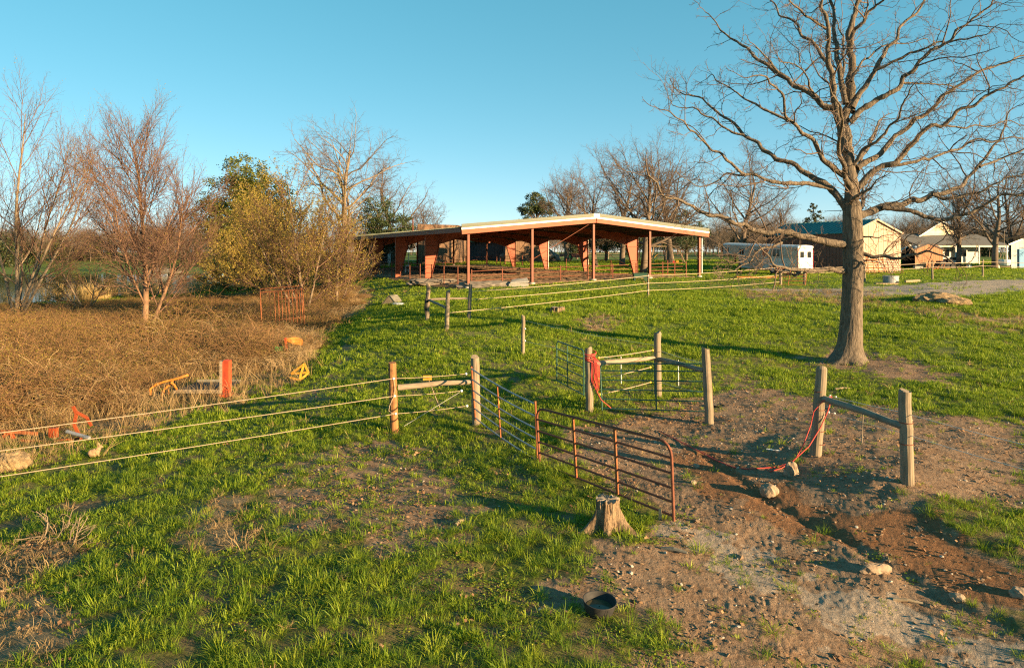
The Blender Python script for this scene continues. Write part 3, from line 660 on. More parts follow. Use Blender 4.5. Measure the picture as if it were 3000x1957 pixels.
slender_tree('willow_tree', D(790, 66, 0.1), 11.5, 0.16, 38, 'broad olive-gold willow thicket on the pond bank', [M_BARKB, M_TWIGR], ((-0.3, 0, 1), (0.3, 0.1, 1), (0.0, 0.15, 1), (-0.7, -0.2, 0.8), (0.7, 0, 0.8)), 0.9, 34000, L_WILLOW, 0.13, t0=0.05)
slender_tree('willow_tree', D(705, 80, 0.1), 8.5, 0.14, 39, 'golden-leaved willow bush over the right end of the pond', [M_BARKB, M_TWIGR], ((-0.5, 0, 1), (0.4, 0.1, 1), (0.0, 0.15, 1), (-0.9, -0.2, 0.6), (0.9, 0, 0.6)), 0.8, 26000, L_WILLOW, 0.15, t0=0.03)

# leafy and evergreen trees
def clump_tree(name, base, H, seed, label, leaf, lobes, nl, lsz, r=0.3, bark=None, trunk_h=None):
    """lobes: (x,y,z,radius,flattening) relative to H=1; leaves fill shells of uneven lobes, clumped"""
    g = np.random.default_rng(seed); out = []
    th = trunk_h or H*0.7
    out.append((np.array([[0, 0, -0.2], [0.1, 0, th*0.35], [0, 0.1, th*0.7], [0.05, 0, th]]), np.array([r, r*0.8, r*0.55, r*0.2])))
    cs = []; tot = sum(l[3]**2 for l in lobes); br = []
    for (lx, ly, lz, lr, fl) in lobes:
        c0 = np.array([lx, ly, lz])*H; R = lr*H; k = int(nl*lr*lr/tot); nc = max(8, int(k/55))
        dirs = g.normal(size=(nc, 3)); dirs /= np.linalg.norm(dirs, axis=1, keepdims=True)
        rad = R*(0.45+0.6*g.random((nc, 1))**0.6); cc = c0+dirs*rad*np.array([1, 1, fl])
        for q in cc[::3]: br.append((np.stack([[0, 0, min(q[2]*0.8, th)], (np.array([0, 0, q[2]*0.85])+q)/2, q]), np.array([0.06, 0.04, 0.015])))
        ii = g.integers(0, nc, k); cs.append(cc[ii]+g.normal(0, 1, (k, 3))*R*np.array([0.13, 0.13, 0.09]))
    c = np.concatenate(cs); o = thing(name, base, label, 'tree')
    link_mesh('trunk', tubes_mesh(name+'_trunk', out, [bark or M_FARBARK]), o)
    link_mesh('crown', tubes_mesh(name+'_crown', br, [bark or M_FARBARK, leaf], leaves=(c, lsz, 1)), o)
    return o
clump_tree('leafy_tree', D(720, 92, 0.1), 18.5, 41, 'dense green tree with a yellow-lit top left of the bare oaks', L_GREEN, [(0, 0, .80, .17, .9), (-.10, 0, .64, .20, .9), (.12, .05, .66, .2, .9), (-.17, 0, .48, .2, .8), (.05, -.08, .48, .24, .8), (.2, .05, .5, .18, .8), (.0, 0, .3, .2, .7)], 42000, 0.24)
clump_tree('cedar_tree', D(1105, 100, 0.1), 11.5, 42, 'rounded brownish-green cedar behind the left pavilion eave', L_PINE, [(0, 0, .72, .22, .9), (-.2, 0, .5, .25, .8), (.2, 0, .5, .26, .8), (.38, 0, .38, .18, .8), (0, 0, .3, .26, .7)], 20000, 0.2)
clump_tree('pine_tree', D(1572, 130, 0.1), 13.5, 43, 'lone round-topped pine rising above the pavilion roof', L_PINE, [(0, 0, .86, .14, .8), (-.1, 0, .72, .15, .6), (.13, 0, .74, .15, .6), (-.12, 0, .55, .14, .5), (.15, 0, .55, .15, .5)], 15000, 0.22)
for (px, d, H, sd, lab) in [(1775, 118, 8.5, 44, 'dark cedar under the pavilion ridge behind the far fence'), (1850, 108, 8.0, 45, 'spreading cedar filling the gap left of the right columns'),
                            (1950, 112, 10.5, 46, 'dark cedar behind the swing set post'), (2010, 116, 9.5, 47, 'cedar with a sunlit yellow-green side right of the swing set'),
                            (1690, 150, 7.0, 48, 'small cedar far behind the red implement')]:
    clump_tree('cedar_tree', D(px, d, 0.1), H, sd, lab, L_CEDAR if sd != 47 else L_PINE, [(0, 0, .72, .2, 1), (-.22, 0, .5, .24, .8), (.2, .1, .52, .24, .8), (0, -.1, .38, .28, .7)], 11000, 0.2)  # sunlight on the yellow-green cedar is put into lighter needle colour
for (px, d, H, sd, lab) in [(2385, 112, 10.5, 51, 'pointed dark spruce behind the metal shed roof'), (585, 190, 12.5, 52, 'pointed dark cedar on the far pond bank')]:
    clump_tree('spruce_tree', D(px, d, 0.1), H, sd, lab, L_CEDAR, [(0, 0, .9, .06, 1.3), (0, 0, .78, .11, 1.0), (0, 0, .62, .17, .8), (0, 0, .45, .23, .7), (0, 0, .28, .27, .6), (0, 0, .14, .28, .5)], 9000, 0.22)
t_, c_ = FAR_OAKS[0]
tree_thing('oak_tree', D(462, 165, 0.1), 'lone bare tree with a straight lit trunk on the far pond bank', 'bare oaks around the farmyard', t_, c_, 14.5/14, 2.0)

# far-off woods: one mass
def far_wood():
    g = np.random.default_rng(77); pts = []; 
    for (a, b, d0, d1, n) in [(-600, 680, 215, 320, 330), (640, 1400, 260, 380, 120), (1400, 2150, 280, 400, 190), (2100, 3700, 175, 320, 380)]:
        px = g.uniform(a, b, n); d = g.uniform(d0, d1, n); x = (px-CX)/F*d
        pts.append(np.stack([x, d, z_macro(x, d)-0.3], 1))
    p = np.concatenate(pts); n = len(p); ms = []
    for s in (61, 62, 63):
        gg = np.random.default_rng(s); out = []; tips = []
        P = oak_params(10, 0.85, 0.03)[:4]; P[0]['ang'] = 42; P[-1]['n'] = 0
        grow(gg, (0, 0, -0.2), (0, 0, 1), 8, 0.16, 0, P, out, tips); ms.append(tubes_mesh('far_tree%d' % s, out, [M_FARBARK], sides_by_r=FARS))
    s = g.uniform(0.7, 1.3, n); rot = np.zeros((n, 3)); rot[:, 2] = g.uniform(0, 6.28, n)
    instancer('far_woods', p, np.repeat(s[:, None], 3, 1), rot, g.integers(0, 3, n), ms, 'hazy line of bare woods along the horizon', 'woods')
    # cedars mixed into the wood
    g = np.random.default_rng(78); c = g.normal(size=(2500, 3))*np.array([1.3, 1.3, 2.0])+np.array([0, 0, 3.2]); c = c[c[:, 2] > 0.1]
    cm = tubes_mesh('far_cedar', [(np.array([[0, 0, -0.2], [0, 0, 2], [0, 0, 4.0]]), np.array([0.15, 0.1, 0.05]))], [M_FARBARK, L_CEDAR], leaves=(c, 0.45, 1))
    n = 60; px = np.concatenate([g.uniform(-300, 700, 34), g.uniform(2100, 3200, 26)]); d = g.uniform(200, 290, n); x = (px-CX)/F*d
    rot = np.zeros((n, 3)); rot[:, 2] = g.uniform(0, 6.28, n)
    instancer('far_cedars', np.stack([x, d, z_macro(x, d)], 1), np.repeat(g.uniform(0.7, 1.25, n)[:, None], 3, 1), rot, np.zeros(n, int), [cm], 'dark evergreens mixed into the far woods', 'woods')
far_wood()
# ------------------------------------------------------------------ the big oak (limbs surveyed one by one, each with its own reach towards or away from the viewer)
def big_oak():
    base = G(2476, 1062, 0.0); d0 = base.y
    K = 2380/1100.0
    def c6(lst): return [(1900+u/K, v/K) for u, v in lst]
    def c5(lst): q = 2380/950.0; return [(2050+u/q, 560+v/q) for u, v in lst]
    LIMBS = [  # (points, start radius, end radius, depth drift at the end)
     (c6([(1290,1340),(1290,1200),(1280,1050),(1255,900),(1250,750),(1265,600),(1275,450),(1280,300),(1300,150),(1330,0),(1350,-150),(1340,-330),(1360,-480)]), .27, .03, 0.6),
     (c6([(1245,960),(1215,800),(1185,650),(1160,500),(1140,350),(1130,150),(1100,0),(1080,-180),(1100,-350)]), .15, .03, -1.5),
     (c6([(1250,660),(1215,450),(1190,300),(1170,100),(1150,-100),(1180,-300)]), .11, .03, 1.8),
     ([(2482,716),(2430,714),(2390,700),(2330,688),(2250,676),(2180,660),(2130,648),(2090,636),(2050,616),(2000,595),(1950,570),(1920,545),(1890,520)], .15, .025, -3.0),
     ([(2325,690),(2290,706),(2238,730),(2213,753),(2173,784),(2145,795)], .06, .015, -1.6),
     (c5([(1070,590),(950,580),(850,590),(740,580),(650,560),(560,540),(520,500),(470,470)]), .12, .02, -2.6),
     (c5([(740,580),(735,610),(700,630),(660,615),(620,575),(560,570)]), .06, .012, -1.2),
     (c6([(1275,1345),(1190,1240),(1160,1200),(1060,1120),(940,1050),(840,1000),(700,930),(620,860),(520,760),(430,700),(330,620),(250,600),(200,590)]), .15, .022, 2.5),
     (c6([(1165,1195),(1000,1165),(850,1165),(700,1120),(600,1090),(500,1040),(430,980),(350,890),(250,810),(150,720),(90,690)]), .09, .018, -3.0),
     (c6([(610,860),(500,830),(430,770),(350,720),(250,690),(180,680),(130,640)]), .05, .014, 1.0),
     (c6([(700,1120),(600,1105),(480,1120),(400,1180),(300,1170),(220,1120)]), .05, .012, -1.5),
     (c6([(1235,1110),(1180,1080),(1110,1000),(1050,900),(960,820),(890,765),(860,670),(830,570),(770,540),(740,480),(650,505)]), .11, .018, -2.2),
     (c6([(890,770),(800,710),(700,690),(620,640),(560,600),(470,540),(430,480),(360,500)]), .06, .014, 1.5),
     (c6([(1210,705),(1100,660),(1000,590),(900,510),(830,465),(740,400),(680,350),(600,290),(540,240),(450,190),(420,130),(360,90)]), .13, .018, 2.2),
     (c6([(835,470),(760,390),(700,320),(660,280)]), .05, .014, -0.8),
     (c6([(1085,650),(1010,540),(980,450),(950,400),(890,400),(830,360)]), .05, .013, -1.4),
     (c6([(960,400),(960,330),(900,270),(870,235)]), .03, .010, 0.8),
     (c6([(1140,400),(1080,340),(1040,270),(960,210),(900,130),(830,95),(780,10),(735,-60)]), .075, .02, 1.5),
     (c6([(1125,185),(1040,130),(970,90),(900,20),(850,-60)]), .055, .018, -1.5),
     (c6([(1310,1370),(1400,1345),(1500,1310),(1600,1300),(1700,1260),(1800,1230),(1950,1200),(2020,1140),(2100,1060),(2170,960),(2220,880),(2260,790),(2290,690)]), .16, .02, 2.0),
     (c6([(1480,1315),(1620,1330),(1750,1370),(1850,1385),(1980,1370),(2080,1340),(2150,1290),(2250,1250),(2380,1230),(2560,1190),(2700,1130)]), .10, .02, -2.5),
     (c6([(1800,1235),(1900,1268),(2000,1240),(2100,1200),(2250,1150),(2400,1100)]), .07, .018, -0.8),
     (c6([(2100,1060),(2200,1010),(2300,980),(2400,930),(2550,900)]), .05, .015, 1.2),
     (c6([(1325,1195),(1400,1100),(1480,1060),(1560,1020),(1640,950),(1700,870),(1790,810),(1900,760),(2000,680),(2100,640),(2200,580),(2300,520),(2420,470),(2600,400)]), .12, .02, -2.0),
     (c6([(1485,1055),(1600,1050),(1700,1020),(1850,980),(2000,930),(2100,890),(2250,880),(2400,880),(2550,840)]), .07, .016, 2.2),
     (c6([(1860,795),(2000,800),(2150,800),(2300,785),(2420,790)]), .04, .012, 1.0),
     (c6([(1290,1060),(1350,980),(1420,910),(1500,850),(1570,780),(1620,650),(1680,560),(1690,500)]), .08, .015, -2.4),
     (c6([(1320,1065),(1450,990),(1560,870),(1640,790),(1750,720),(1860,620),(1950,560),(2060,480),(2200,430),(2300,380),(2420,330),(2600,280)]), .11, .02, 1.8),
     (c6([(1280,775),(1350,700),(1450,630),(1550,580),(1600,530),(1700,400),(1800,330),(1900,260),(2000,180),(2100,100),(2200,0),(2270,-90)]), .12, .018, -1.6),
     (c6([(1605,528),(1750,530),(1880,535),(1960,560),(2030,560)]), .04, .011, 0.8),
     (c6([(1290,685),(1350,570),(1430,450),(1500,330),(1560,240),(1640,130),(1720,40),(1800,-50),(1850,-170)]), .11, .018, 1.6),
     (c6([(1430,450),(1560,390),(1680,320),(1800,290),(1900,250),(2050,240),(2150,190),(2220,150)]), .06, .013, -1.8),
     (c6([(1285,520),(1320,430),(1400,340),(1500,290),(1650,270),(1760,260)]), .05, .012, 2.0),
     (c6([(1280,260),(1330,160),(1400,70),(1480,10),(1560,-60),(1600,-160)]), .075, .018, -1.5),
     (c6([(1320,0),(1280,-60),(1220,-140),(1180,-250)]), .05, .015, 0.5),
     (c5([(1175,330),(1250,345),(1330,335),(1400,325)]), .035, .012, -0.8),
     (c5([(1140,445),(1250,480),(1350,470),(1450,490),(1600,480),(1700,460),(1780,470),(1850,510),(1900,540),(1960,530)]), .085, .016, -2.4),
     (c5([(1600,480),(1560,420),(1500,370),(1560,310),(1620,300)]), .045, .012, -1.0),
     (c5([(1350,470),(1380,410),(1450,370),(1480,330)]), .035, .010, 0.8),
     (c5([(1160,500),(1280,520),(1350,540)]), .03, .010, -0.5),
     # limbs reaching towards and away from the viewer
     ([(2498,560),(2470,500),(2450,420),(2470,350),(2440,260)], .11, .02, -6.0),
     ([(2500,520),(2540,450),(2560,380),(2600,330)], .11, .02, 6.0),
     ([(2500,640),(2530,590),(2520,560),(2560,520)], .11, .02, 6.5),
     ([(2490,600),(2510,570),(2540,560),(2570,530)], .09, .02, -5.5),
     ([(2500,330),(2470,230),(2480,130),(2440,40)], .09, .02, 5.0)]
    g = np.random.default_rng(5); main = []; out = []; tips = []
    P = [None,
         dict(seg=0.28, wob=0.24, up=0.04, n=4.5, t0=0.12, ang=50, ratio=0.5, rr=0.55, tip=0.35, maxn=8, Lref=1.6),
         dict(seg=0.16, wob=0.28, up=0.03, n=3.6, t0=0.2, ang=50, ratio=0.5, rr=0.6, tip=0.5, rmin=0.009, maxn=6, Lref=0.7),
         dict(seg=0.10, wob=0.3, up=0.03, n=3, t0=0.3, ang=48, ratio=0.45, rr=0.7, tip=0.6, rmin=0.007, maxn=5, Lref=0.3),
         dict(seg=0.06, wob=0.3, up=0.02, n=0, t0=0, ang=0, ratio=0, tip=0.8, rmin=0.006, maxn=3)]
    for (pp, r0, r1, dz) in LIMBS:
        n = len(pp); L = [0.0]
        for i in range(1, n): L.append(L[-1]+math.hypot(pp[i][0]-pp[i-1][0], pp[i][1]-pp[i-1][1]))
        P3 = []
        for i, (a, b) in enumerate(pp):
            t = L[i]/L[-1]; P3.append(np.array(at(a, b, d0+dz*t**1.2)))
        P3 = np.array(P3); m = max(8, int(L[-1]/9)); ts = np.linspace(0, 1, m); tt = np.array(L)/L[-1]
        # smooth resample + knobbly wander
        q = np.stack([np.interp(ts, tt, P3[:, k]) for k in range(3)], 1)
        for _ in range(2): q[1:-1] = 0.25*q[:-2]+0.5*q[1:-1]+0.25*q[2:]
        wob = g.normal(0, 1, (m, 3)); 
        for _ in range(2): wob[1:-1] = (wob[:-2]+wob[1:-1]+wob[2:])/2.2
        q = q+wob*0.05*np.clip(ts*4, 0, 1)[:, None]
        rad = r0+(r1-r0)*ts**0.75; rad = rad*(1+0.07*g.normal(size=m))
        main.append((q, rad))
        dd = np.gradient(q, axis=0); dd /= np.linalg.norm(dd, axis=1, keepdims=True)
        LL = float(np.linalg.norm(np.diff(q, axis=0), axis=1).sum()); k = int(LL*2.6+3); az = g.uniform(0, 6)
        for j in range(k):
            t = 0.12+0.88*((j+g.random())/k); i = min(int(t*(m-1)), m-2); az += 2.3+g.normal(0, .5)
            d = dd[i]; ref = np.array([0, 0, 1.0]) if abs(d[2]) < .9 else np.array([1.0, 0, 0]); e1 = np.cross(d, ref); e1 /= np.linalg.norm(e1); e2 = np.cross(d, e1)
            an = math.radians(g.normal(55, 12)); nd = d*math.cos(an)+(e1*math.cos(az)+e2*math.sin(az))*math.sin(an)
            big = g.random() < 0.22
            grow(g, q[i], nd, g.uniform(1.2, 2.6) if big else g.uniform(0.35, 1.1), min(rad[i]*.6, g.uniform(.018, .032) if big else g.uniform(.010, .018)), 1 if big else 2, P, out, tips)
        grow(g, q[-1], dd[-1], 0.8, r1, 2, P, out, tips)
    # trunk with root flare
    pts = [(2477, 1075), (2480, 1055), (2484, 1035), (2489, 1010), (2493, 960), (2496, 900), (2498, 840), (2499, 780), (2499, 720), (2498, 670), (2496, 620), (2496, 590)]
    rad = [0.74, 0.66, 0.52, 0.43, 0.385, 0.355, 0.345, 0.34, 0.335, 0.33, 0.31, 0.27]
    ns = 72; vs = []; fs = []; C = [at(a, b, d0) for a, b in pts]
    k = 0
    M2 = 64; zz = np.linspace(0, 1, M2); zi = np.linspace(0, 1, len(pts))
    CC = np.stack([np.interp(zz, zi, [c[k] for c in C]) for k in range(3)], 1); RA = np.interp(zz, zi, rad)
    A = np.arange(ns)*2*math.pi/ns
    hgt = CC[:, 2]-CC[0, 2]
    ridg = np.abs(fbm(A[None, :]*5.5+0*hgt[:, None], hgt[:, None]*1.2+A[None, :]*0, 1.0, 3, seed=4))
    buttress = np.cos(A*5+0.8)*0.5+np.cos(A*3+2)*0.5
    fl = np.exp(-hgt/0.32)[:, None]
    Rr = RA[:, None]*(1+0.30*fl*buttress[None]+0.06*(ridg-0.3)+0.05*fbm(np.cos(A)[None]*1.3+hgt[:, None]*.2, np.sin(A)[None]*1.3+hgt[:, None]*0.9, 1.0, 3, seed=9))
    X = CC[:, 0:1]+Rr*np.cos(A)[None]; Y = CC[:, 1:2]+Rr*np.sin(A)[None]; Z = np.repeat(CC[:, 2:3], ns, 1)
    v = np.stack([X, Y, Z], -1).reshape(-1, 3)-np.array(base); i = np.arange(M2*ns).reshape(M2, ns); a = i[:-1]; b = i[1:]
    q = np.stack([a, np.roll(a, -1, 1), np.roll(b, -1, 1), b], -1).reshape(-1, 4)
    o = thing('oak_tree', base, 'huge bare oak with thick trunk and twisting limbs in the right pasture', 'tree', 'bare oaks around the farmyard')
    link_mesh('trunk', np_mesh('big_oak_trunk', v, [q], [M_BARK], None, True), o)
    sh = lambda lst: [(p-np.array(base), r) for p, r in lst]
    for p, r in main:
        l = link_mesh('limb', tubes_mesh('big_oak_limb', sh([(p, r)]), [M_BARK], sides_by_r=((0.06, 12), (0.0, 8))), o)
    link_mesh('crown', tubes_mesh('big_oak_twigs', sh(out), [M_TWIG], sides_by_r=((0.02, 5), (0.0, 3))), o)
    return len(out)
big_oak()
# ------------------------------------------------------------------ ground cover
def blades_mesh(name, seed, n, R, h, w, lean, droop, m, curl=0.3):
    g = np.random.default_rng(seed)
    az = g.uniform(0, 2*math.pi, n); rr = R*np.sqrt(g.random(n)); bx = rr*np.cos(az+g.normal(0, .5, n)); by = rr*np.sin(az+g.normal(0, .5, n))
    L = h*g.uniform(0.5, 1.15, n); ln = np.abs(g.normal(lean, lean*0.5, n)); dx, dy = np.cos(az), np.sin(az)
    ww = w*g.uniform(0.7, 1.3, n); face = az+math.pi/2+g.normal(0, 0.6, n); fx, fy = np.cos(face), np.sin(face)
    rows = []; ts = [0.0, 0.4, 0.75, 1.0]; wd = [0.8, 1.0, 0.7, 0.0]
    for t, k in zip(ts, wd):
        a = ln*(0.35+droop*t*t*1.6); hx = np.sin(np.minimum(a, 2.2))*L*t; hz = np.cos(np.minimum(a, 2.2))*L*t
        c = np.stack([bx+dx*hx, by+dy*hx, np.maximum(hz, 0.004)], 1)
        o = np.stack([fx, fy, np.zeros(n)], 1)*(ww*k*0.5)[:, None]
        rows.append((c-o, c+o) if k > 0 else (c,))
    v = np.concatenate([np.stack([rows[0][0], rows[0][1], rows[1][0], rows[1][1], rows[2][0], rows[2][1], rows[3][0]], 1)]).reshape(-1, 3)
    b = (np.arange(n)*7)[:, None]
    q = np.concatenate([b+np.array([[0, 1, 3, 2]]), b+np.array([[2, 3, 5, 4]])]); t = b+np.array([[4, 5, 6]])
    v[:, 2] -= 0.015
    return np_mesh(name, v, [q, t], [m])
def leafy_mesh(name, seed, n, R, h, s, m):
    g = np.random.default_rng(seed); c = np.stack([g.normal(0, R*.5, n), g.normal(0, R*.5, n), g.uniform(0.2, 1, n)*h], 1)
    u = g.normal(size=(n, 3)); u[:, 2] *= .35; u /= np.linalg.norm(u, axis=1, keepdims=True); w = np.cross(u, np.array([0, 0, 1.0])+g.normal(0, .4, (n, 3))); w /= np.linalg.norm(w, axis=1, keepdims=True)
    k = s*g.uniform(.6, 1.3, (n, 1)); v = np.stack([c-u*k*.5, c+w*k*.42, c+u*k*.5, c-w*k*.42], 1).reshape(-1, 3)
    return np_mesh(name, v, [np.arange(4*n).reshape(n, 4)], [m])
def fan_points(seed, n, d0, d1, u0=-0.86, u1=0.86):
    g = np.random.default_rng(seed); d = np.sqrt(g.uniform(d0*d0, d1*d1, n)); u = g.uniform(u0, u1, n); return u*d, d, g
def fan_n(density, d0, d1, u0=-0.86, u1=0.86): return int(density*(u1-u0)*0.5*(d1*d1-d0*d0))
def keep_off(x, y, m):
    k = 1-np.clip(m['dirt']*0.98, 0, 1); k = k*(1-m['tree']*.85)*(1-m['drive']*.97)*(1-m['dry']*.75)*(1-m['brush']*.93)*(1-m['junk']*.45)*(1-m['straw']*.85)*(1-m['leaf']*.85)*(1-m['arena'])*(1-m['path']*.5)*(1-m['shore'])
    return k
def scatter(name, x, y, g, hs, meshes, label, zs=None, tilt=0.12, m=None, cat=None, big=None):
    z = z_full(x, y, m) if zs is None else zs; n = len(x)
    rot = np.stack([g.normal(0, tilt, n), g.normal(0, tilt, n), g.uniform(0, 6.283, n)], 1)
    sc = hs[:, None]*np.stack([g.uniform(.85, 1.25, n)]*2+[g.uniform(.8, 1.2, n)], 1)
    return instancer(name, np.stack([x, y, z], 1), sc, rot, g.integers(0, len(meshes), n), meshes, label, cat)
def sub(m, k): return {a: b[k] for a, b in m.items()}

L_GRASS = leafmat('grass_blade', [(0.10, 0.18, 0.012), (0.19, 0.275, 0.018), (0.33, 0.38, 0.028)], 0.5, 0.4)
L_LAWN = leafmat('lawn_blade', [(0.115, 0.195, 0.012), (0.20, 0.285, 0.018), (0.33, 0.38, 0.03)], 0.55, 0.4)
L_CLOVER = leafmat('clover_leaf', [(0.10, 0.165, 0.012), (0.18, 0.24, 0.016), (0.29, 0.31, 0.022)], 0.6, 0.3)
L_DRY = leafmat('dry_blade', [(0.22, 0.145, 0.065), (0.33, 0.225, 0.105), (0.44, 0.31, 0.15)], 0.8, 0.3)
L_DEAD = leafmat('dead_leaf', [(0.13, 0.07, 0.035), (0.24, 0.135, 0.07), (0.34, 0.21, 0.11)], 0.8, 0.2)
L_REED = leafmat('reed_blade', [(0.38, 0.26, 0.10), (0.50, 0.35, 0.14), (0.58, 0.42, 0.19)], 0.8, 0.35)

T_TUSS = [blades_mesh('tussock', 100+i, 60, 0.09, 0.19, 0.0055, 1.15, 0.45, L_GRASS) for i in range(5)]
T_SHORT = [blades_mesh('short_tuft', 120+i, 22, 0.06, 0.10, 0.007, 0.75, 0.4, L_GRASS) for i in range(5)]
T_LAWN = [blades_mesh('lawn_tuft', 140+i, 20, 0.09, 0.12, 0.010, 0.6, 0.45, L_LAWN) for i in range(5)]
T_FAR = [blades_mesh('far_tuft', 160+i, 16, 0.22, 0.16, 0.03, 0.6, 0.4, L_LAWN) for i in range(4)]
T_CLOV = [leafy_mesh('clover_patch', 180+i, 30, 0.09, 0.035, 0.022, L_CLOVER) for i in range(3)]
T_DRY = [blades_mesh('dry_tuft', 200+i, 30, 0.10, 0.26, 0.007, 1.5, 0.6, L_DRY) for i in range(4)]
T_DRYT = [blades_mesh('dry_stalks', 210+i, 12, 0.08, 0.6, 0.007, 0.45, 0.5, L_DRY) for i in range(3)]
T_LITTER = [leafy_mesh('leaf_litter', 220+i, 14, 0.22, 0.03, 0.055, L_DEAD) for i in range(4)]
T_REED = [blades_mesh('reed_clump', 230+i, 26, 0.30, 1.7, 0.022, 0.22, 0.7, L_REED) for i in range(4)]

def cover():
    # near pasture: tussocks over thin grass with bare soil between
    x, y, g = fan_points(300, fan_n(90, 5.5, 20), 5.5, 20); m = masks(x, y); k = keep_off(x, y, m)
    pn = fbm(x, y, 0.8, 3, seed=31)+0.6*fbm(x, y, 2.4, 2, seed=37)
    right = sstep(-0.1, 0.5, x/y)
    dens = np.clip(0.30+1.2*pn+0.3*sstep(13, 18, y), 0.02, 1)*(1-m['hoof']*.75)*(1-0.25*sstep(14, 18, y))
    s = g.random(len(x)) < k*dens*0.85
    xa, ya, ma = x[s], y[s], sub(m, s); h = 0.55+0.75*g.random(len(xa))*np.clip(1+pn[s], .5, 1.6)
    scatter('grass', xa, ya, g, h, T_SHORT, 'thin short grass over the near pasture', m=ma, cat='grass')
    x, y, g = fan_points(301, fan_n(36, 5.5, 19), 5.5, 19); m = masks(x, y); k = keep_off(x, y, m)
    pn = fbm(x, y, 0.55, 2, seed=41)+0.8*fbm(x, y, 1.9, 2, seed=47)
    s = g.random(len(x)) < k*np.clip(0.32+1.3*pn+0.40*sstep(12.5, 9.5, y)*sstep(-.75, -.5, x/y), 0.03, 1)*(1-m['hoof']*.6)
    xa, ya, ma = x[s], y[s], sub(m, s); h = 0.5+0.75*g.random(len(xa))**1.5
    scatter('grass_tussocks', xa, ya, g, h, T_TUSS, 'bright green tussocks dotted over the near pasture', m=ma, cat='grass')
    x, y, g = fan_points(302, fan_n(60, 5.5, 16), 5.5, 16); m = masks(x, y); k = keep_off(x, y, m)
    pn = fbm(x, y, 0.7, 3, seed=51); s = g.random(len(x)) < k*sstep(-0.15, 0.35, pn)*(1-m['hoof']*.4)
    scatter('clover', x[s], y[s], g, 0.7+0.8*g.random(s.sum()), T_CLOV, 'low clover patches between the tussocks', m=sub(m, s), cat='clover')
    # middle pasture
    x, y, g = fan_points(303, fan_n(78, 15, 46), 15, 46); m = masks(x, y); k = keep_off(x, y, m); fadein = sstep(15, 19, y)
    pn = fbm(x, y, 0.45, 3, seed=61); s = g.random(len(x)) < k*fadein*np.clip(0.62+0.9*pn, 0.10, 1)*np.clip(30/y, .55, 1)
    xa, ya, ma = x[s], y[s], sub(m, s)
    rise = sstep(0.0, 1.0, fbm(xa, ya, 0.5, 2, seed=65)+0.35)
    h = (0.55+0.75*g.random(len(xa)))*(0.75+0.6*rise)*np.clip(ya/24, .95, 1.5)
    scatter('meadow_grass', xa, ya, g, h, T_LAWN, 'sunlit green grass over the middle pasture', m=ma, cat='grass')
    # far lawn
    x, y, g = fan_points(304, fan_n(9, 44, 125), 44, 125); m = masks(x, y); k = keep_off(x, y, m)
    s = g.random(len(x)) < k*np.clip(0.7+0.8*fbm(x, y, 0.3, 2, seed=71), .1, 1)*np.clip(70/y, .4, 1)
    xa, ya, ma = x[s], y[s], sub(m, s)
    scatter('lawn_grass', xa, ya, g, (0.5+0.6*g.random(len(xa)))*np.clip(ya/60, .8, 1.5), T_FAR, 'mown grass around the farm buildings', m=ma, cat='grass')
    # small growth on the bare ground
    x, y, g = fan_points(305, fan_n(70, 6, 26, 0.0, 0.86), 6, 26, 0.0, 0.86); m = masks(x, y)
    pn = fbm(x, y, 1.3, 3, seed=81); s = g.random(len(x)) < m['dirt']*sstep(0.12, 0.5, pn+0.3*m['pale'])*(1-m['gully'])*(1-.8*m['red'])
    scatter('sparse_grass', x[s], y[s], g, 0.35+0.4*g.random(s.sum()), T_SHORT+T_CLOV, 'scraps of green growth on the bare soil', m=sub(m, s), cat='grass')
    # dry grass
    x, y, g = fan_points(306, fan_n(30, 6, 62), 6, 62); m = masks(x, y)
    w = np.clip(m['junk']*0.6*sstep(-.25, .3, fbm(x, y, .7, 2, seed=6))+m['straw']*1.0+m['dry']*.5+m['leaf']*.6+0.55*m['brush']*sstep(40, 22, y), 0, 1)*np.clip(30/y, .3, 1)+0.012*keep_off(x, y, m)*np.clip(25/y, .3, 1)
    s = g.random(len(x)) < w
    scatter('dry_grass', x[s], y[s], g, (0.5+0.8*g.random(s.sum()))*np.where(m['straw'][s] > .5, .6, 1), T_DRY, 'matted straw-coloured grass along the brush and in worn patches', m=sub(m, s), cat='dry grass', tilt=0.35)
    x, y, g = fan_points(307, fan_n(9, 12, 40, -0.86, 0.1), 12, 40, -0.86, 0.1); m = masks(x, y)
    s = g.random(len(x)) < np.clip(m['junk']*.75+m['brush']*.15, 0, 1)
    scatter('dry_stalks', x[s], y[s], g, 0.6+0.9*g.random(s.sum()), T_DRYT, 'tall dry weed stalks around the old implements', m=sub(m, s), cat='dry grass', tilt=0.3)
    # leaf litter
    x, y, g = fan_points(308, fan_n(26, 5.5, 30), 5.5, 30); m = masks(x, y)
    w = np.clip(m['hoof']*.35+m['leaf']*.9+m['junk']*.4+m['dirt']*.08+m['straw']*.2+.03+0.5*sstep(2.2, .6, np.hypot(x-3.6, y-18.6)), 0, 1)
    s = g.random(len(x)) < w*(1-m['pale'])
    scatter('leaf_litter', x[s], y[s], g, 0.5+0.7*g.random(s.sum()), T_LITTER, 'brown fallen leaves and chips on the ground', m=sub(m, s), cat='leaf litter')
    # soil crumbs and small stones
    def clods(sd, n, amp):
        import bmesh
        gg = np.random.default_rng(sd); bm = bmesh.new(); bmesh.ops.create_icosphere(bm, subdivisions=1, radius=1)
        for v_ in bm.verts: v_.co *= 1+gg.uniform(-amp, amp); v_.co.z *= .6
        me = bpy.data.meshes.new('crumb'); bm.to_mesh(me); bm.free(); me.materials.append(n); return me
